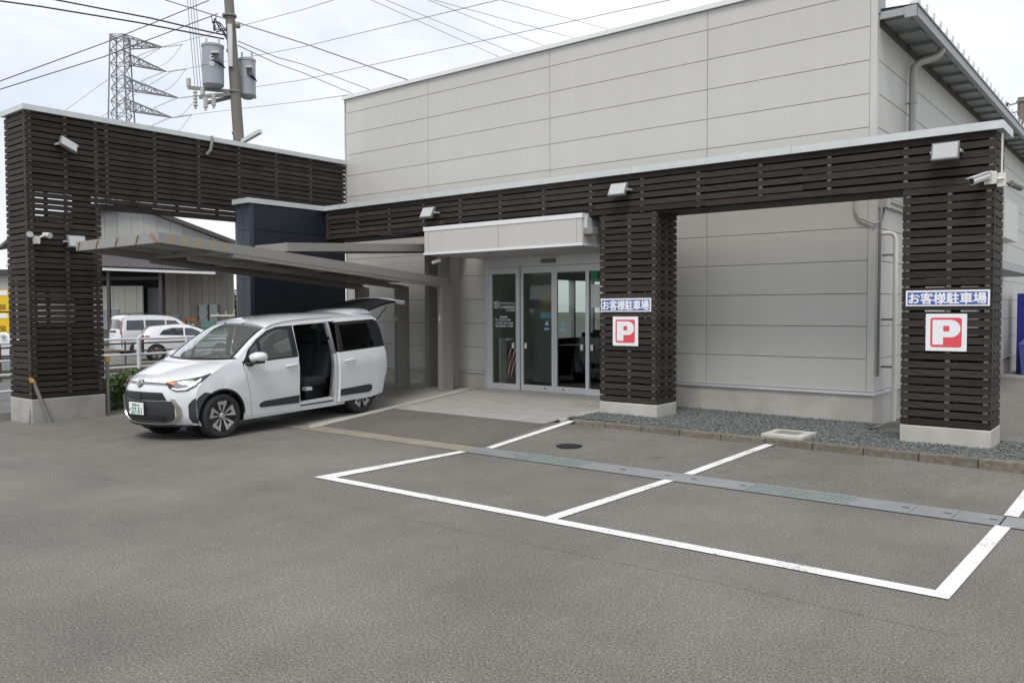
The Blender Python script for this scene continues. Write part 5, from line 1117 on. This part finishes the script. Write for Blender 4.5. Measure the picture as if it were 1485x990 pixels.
for p, y0, y1, d in ((289, 135, 158, -.35), (299, 133, 142, -.3), (306, 148, 162, -.5), (316, 143, 158, -.4), (279, 118, 130, -.3)):
    m_ = MB(); n_ = 5
    for k in range(n_): zz = pz(y1-(y1-y0)*k/n_); m_.lathe([(.05, 0), (.075, .02), (.075, .05), (.05, .07)], (pxx(p), d, zz), 'z', 10)
    m_.tube([(pxx(p), d, pz(y1)-.08), (pxx(p), d, pz(y0))], .04, 6); m_.build('insulator', 'porcelain', up_, local=True)
for y0, wdt in ((25, .26), (75, .2), (133, .24), (193, .2)): MB().tube([(pxx(340-(134-y0)*.05), 0, pz(y0)-.03), (pxx(340-(134-y0)*.05), 0, pz(y0)+.03)], wdt-.03, 12).build('pole_band', 'steelgrey', up_, local=True)
MB().box(pxx(335), pxx(341), -.24, -.14, pz(100), pz(40)).build('cable_cover', 'lightgrey', up_, local=True)
for k in range(8): MB().tube([(pxx(311+rr.uniform(0, 8)), -.2, pz(rr.uniform(22, 46))), (pxx(rr.uniform(312, 322)), -.35, pz(rr.uniform(36, 52))), (pxx(rr.uniform(320, 328)), -.3, pz(rr.uniform(36, 54))), (pxx(333), -.2, pz(rr.uniform(44, 62)))], .016, 5).build('jumper_cable', 'wire', up_, local=True)
MB().lathe([(.02, 0), (.1, .02), (.1, .12), (.02, .14)], (pxx(345), -.1, pz(40)), 'x', 10).build('lamp_sensor', 'steelgrey', up_, local=True)
MB().bar((pxx(352), -.1, pz(206)), (pxx(385), -.6, pz(196)), .14, .12).build('street_lamp_arm', 'galv', up_, local=True)
# lattice pylon
D2 = 160.0; K2 = D2/1200.6; q = bearing(175, 110, D2)
py = thing('lattice_pylon', 'tall steel lattice transmission pylon with four side arms', 'pylon', (q[0], q[1], -.5), YAW)
def p2(p, y): b_ = bearing(p, y, D2); return ((b_-Vector((q[0], q[1], 0))).dot(rgt), b_.z+.5)
wb = lambda z: 1.28+max(0, 45-z)*.035
zt = p2(0, 54)[1]; legs = [(-1, -1), (1, -1), (1, 1), (-1, 1)]
for sx, sy in legs: MB().bar((sx*wb(0), sy*wb(0), 0), (sx*wb(zt), sy*wb(zt), zt),   .2, .2).build('leg', 'lattice', py, local=True)
m_ = MB(); z = 14.0
while z < zt-.5:
    z2 = min(zt, z+2.4); a_, b_ = wb(z), wb(z2)
    for i in range(4):
        (s0, u0), (s1, u1) = legs[i], legs[(i+1) % 4]
        m_.bar((s0*a_, u0*a_, z), (s1*b_, u1*b_, z2), .09, .09); m_.bar((s1*a_, u1*a_, z), (s0*b_, u0*b_, z2), .09, .09); m_.bar((s0*b_, u0*b_, z2), (s1*b_, u1*b_, z2), .09, .09)
    z = z2
tag(m_.build('bracing', 'lattice', py, local=True), None, None, None, 'stuff')
for pe, ye, y0, y1 in ((236, 69, 54, 70), (241, 104, 78, 93), (258, 142, 114, 130), (248, 170, 145, 160)):
    ex, ez = p2(pe, ye); z0 = p2(0, y1)[1]; z1 = p2(0, y0)[1]; m_ = MB(); n_ = 8
    for sy in (-1, 1):
        A0 = Vector((1.2, sy*1.2, z0)); A1 = Vector((1.2, sy*1.2, z1)); E = Vector((ex, 0, ez))
        m_.bar(A0, E, .2, .2); m_.bar(A1, E, .2, .2)
        for k in range(n_):
            u, v = A0.lerp(E, k/n_), A1.lerp(E, k/n_); u2_, v2 = A0.lerp(E, (k+1)/n_), A1.lerp(E, (k+1)/n_)
            m_.bar(u, v, .1, .1); m_.bar(u, v2, .1, .1) if k % 2 else m_.bar(v, u2_, .1, .1)
    o = m_.build('side_arm', 'lattice', py, local=True)
    for sx, sy, sz, x_ in ((.38, 0, .05, .4), (-.34, -.3, -.28, -.5)):
        m_ = MB().tube([(ex, 0, ez), (ex+x_+9*sx, 9*sy, ez+9*sz)], .04, 5)
        for k in range(10): m_.lathe([(.1, -.1), (.18, 0), (.1, .1)], (ex+x_+k*sx, k*sy, ez+k*sz), 'x', 8)
        m_.build('insulator_string', 'porcelain', o, local=True)
    A = Vector((ex+3.8, 0, ez+.45)); Bq = Vector((ex-3.5, -2.7, ez-2.5))
    MB().tube([A.lerp(Bq, k/10)+Vector((0, 0, -3.0*math.sin(math.pi*k/10))) for k in range(11)], .04, 5).build('jumper_cable', 'lattice', o, local=True)
# overhead wires
WIRES = [('thick', [(-28.72, 12.1, 11.93), (-26.25, 14.04, 11.31), (-24.84, 15.16, 10.88), (-24.31, 15.57, 10.74)]), ('thick', [(-29.01, 10.56, 11.52), (-28.35, 11.52, 11.46), (-26.27, 13.59, 11.06), (-24.4, 15.5, 10.63)]),
 ('cable', [(-26.73, 9.68, 8.45), (-25.94, 12.31, 10.02), (-24.81, 15.23, 11.89)]), ('cable', [(-26.73, 9.67, 8.21), (-25.93, 12.3, 9.6), (-24.57, 15.4, 11.46)]),
 ('cable', [(-24.04, 15.78, 10.56), (-26.77, 19.19, 11.37), (-29.54, 22.57, 12.37), (-30.84, 27.09, 12.55)]), ('cable', [(-24.04, 15.77, 10.42), (-26.76, 19.18, 11.13), (-29.53, 22.56, 12.01), (-31.44, 26.61, 12.35)]),
 ('thin', [(-57.63, 31.84, 24.34), (-49.72, 38.02, 21.16), (-44.01, 42.47, 18.58)]), ('thin', [(-153.8, 84.39, 52.94), (-103.69, 79.38, 47.28), (-71.17, 60.01, 35.94)]), ('thin', [(-152.35, 85.32, 48.14), (-103.57, 79.2, 41.66), (-58.06, 70.49, 35.5)]),
 ('thin', [(-150.58, 86.49, 43.07), (-103.47, 79.04, 36.67), (-43.2, 82.39, 35.51)]), ('thin', [(-151.34, 85.71, 39.48), (-103.41, 78.94, 33.44), (-70.66, 59.91, 25.23)]),
 ('mid', [(-34.47, 30.89, 18.65), (-38.98, 46.59, 20.31)]), ('mid', [(-33.86, 31.38, 18.65), (-38.08, 47.32, 20.55)]), ('mid', [(-32.07, 32.81, 18.64), (-36.61, 48.52, 21.15)]), ('mid', [(-31.84, 33.0, 18.64), (-34.95, 49.88, 21.64)]), ('mid', [(-29.03, 35.25, 18.63), (-33.05, 51.43, 22.28)]),
 ('thin', [(-153.8, 84.39, 52.94), (-182.93, 86.63, 51.6), (-210.27, 90.32, 50.51)]), ('thin', [(-152.35, 85.32, 48.14), (-178.18, 90.29, 48.58), (-204.37, 94.93, 47.98)])]
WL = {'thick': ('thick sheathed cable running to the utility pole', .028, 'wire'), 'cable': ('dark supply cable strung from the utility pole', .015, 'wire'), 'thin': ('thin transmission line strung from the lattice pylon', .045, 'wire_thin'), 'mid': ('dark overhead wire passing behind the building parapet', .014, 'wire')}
WN = {0: 'thick upper sheathed cable ending at the utility pole', 1: 'thick lower sheathed cable ending at the utility pole', 2: 'supply cable rising to the pole top, the higher of the pair', 3: 'supply cable rising to the pole, the lower of the pair', 4: 'upper cable running from the pole to behind the building', 5: 'lower cable running from the pole to behind the building', 6: 'thin wire crossing high behind the utility pole top', 7: 'thin line from the topmost arm of the lattice pylon', 8: 'thin line from the second arm of the lattice pylon', 9: 'thin line from the longest arm of the lattice pylon', 10: 'thin line from the lowest arm of the lattice pylon', 16: 'thin line leaving the topmost pylon arm away from the pole', 17: 'thin line leaving the second pylon arm away from the pole'}
for iw, (kind, pts) in enumerate(WIRES):
    # run the ends on past the picture so nothing stops in mid air
    P_ = [Vector(p) for p in pts]
    lb, rad, mt = WL[kind]; gl_ = lb.split(' ')[0]+' overhead wires'; lb = WN.get(iw, lb)
    if kind == 'mid': P_ = [P_[0]+(P_[0]-P_[1])*1.2]+P_+[P_[-1]+(P_[-1]-P_[-2])*1.5]
    if kind in ('thick', 'cable'):
        if (P_[0]-Vector((-24.1, 15.7, 11))).length > 2: P_ = [P_[0]+(P_[0]-P_[1])*4]+P_
        else: P_ = P_+[P_[-1]+(P_[-1]-P_[-2])*4]
    if kind == 'thin': P_ = P_+[P_[-1]+(P_[-1]-P_[-2])*1.2]
    tag(MB().tube(P_, rad, 5).build('power_line', mt, smooth=True), lb, 'power line', gl_)
for k in range(4):
    x_ = 281+k*4.5; a_ = far(x_+14, 27.2)
    tag(MB().tube([(pl[0]+ca*pxx(281+k*4)+.1, pl[1]+sa*pxx(281+k*4), pz(132-k)-.5), (pl[0]+ca*pxx(272+k*4), pl[1]+sa*pxx(272+k*4), pz(-30)-.5)], .011, 5).build('power_line', 'wire_thin'), 'fine upright wire rising beside the larger transformer', 'power line', 'upright wires at the pole')
# far pole by the right eave, vending machine, bin
q = far(1475, 45); o = thing('utility_pole', 'far concrete pole with black cable fittings showing past the eave', 'utility pole', (q[0], q[1], 0), YAW); k5 = 45/1200.6
MB().tube([(0, 0, 0), (0, 0, 13.1)], [.2, .17], 12).build('pole', 'polec', o, local=True, smooth=True)
for dx, zz, l_ in ((-1.2, 12.2, 1.3), (-.9, 12.7, 1.0), (-1.5, 11.3, 1.5)): MB().bar((dx, -.2, zz-.1), (dx+l_, 0, zz+.2), .08, .08).build('crossarm', 'lattice', o, local=True); MB().lathe([(.03, -.15), (.11, 0), (.03, .15)], (dx, -.2, zz), 'x', 8).build('insulator', 'wire', o, local=True)
for zz in (12.9, 11.8, 10.6): MB().tube([(0, 0, zz-.04), (0, 0, zz+.04)], .24, 12).build('pole_band', 'steelgrey', o, local=True)
for dx, zz in ((-.5, 12.0), (-.7, 11.6), (.3, 12.6)): MB().tube([(dx, -.2, zz), (dx-.2, -.3, zz-.5), (dx+.3, -.2, zz-.7), (.1, 0, zz-.3)], .03, 5).build('jumper_cable', 'wire', o, local=True)
o = thing('vending_machine', 'dark blue drinks vending machine against the side wall', 'vending machine', (-2.75, 25.2, 0))
MB().box(-3.2, -2.2, 24.9, 25.7, .08, 2.15).build('cabinet', 'bluev', o, bevel=.02); MB().box(-3.15, -2.25, 24.95, 25.65, 0, .08).build('plinth', 'steelgrey', o)
lettering('Asahi', o, 'white_sign', -2.72, 1.88, .62, .2, fd(24.895), .012); lettering('SOFT DRINKS', o, 'white_sign', -2.72, 1.72, .55, .06, fd(24.895), .01)
o = thing('litter_bin', 'blue plastic litter bin beside the vending machine', 'bin', (-2.75, 24.5, 0))
MB().hexa([(-3.0, 24.3, .08), (-2.6, 24.3, .08), (-2.6, 24.7, .08), (-3.0, 24.7, .08), (-3.07, 24.22, .85), (-2.53, 24.22, .85), (-2.53, 24.78, .85), (-3.07, 24.78, .85)]).build('tub', 'bluebin', o, bevel=.02)
MB().hexa([(-3.09, 24.2, .85), (-2.51, 24.2, .85), (-2.51, 24.8, .85), (-3.09, 24.8, .85), (-2.95, 24.35, 1.02), (-2.65, 24.35, 1.02), (-2.65, 24.65, 1.02), (-2.95, 24.65, 1.02)]).build('lid', 'bluebin', o, bevel=.02)
MB().box(-3.4, 4, 24.0, 26.6, -.05, .08).build('service_pad', 'base_old', bevel=.01)['kind'] = 'structure'
bpy.context.view_layer.update()
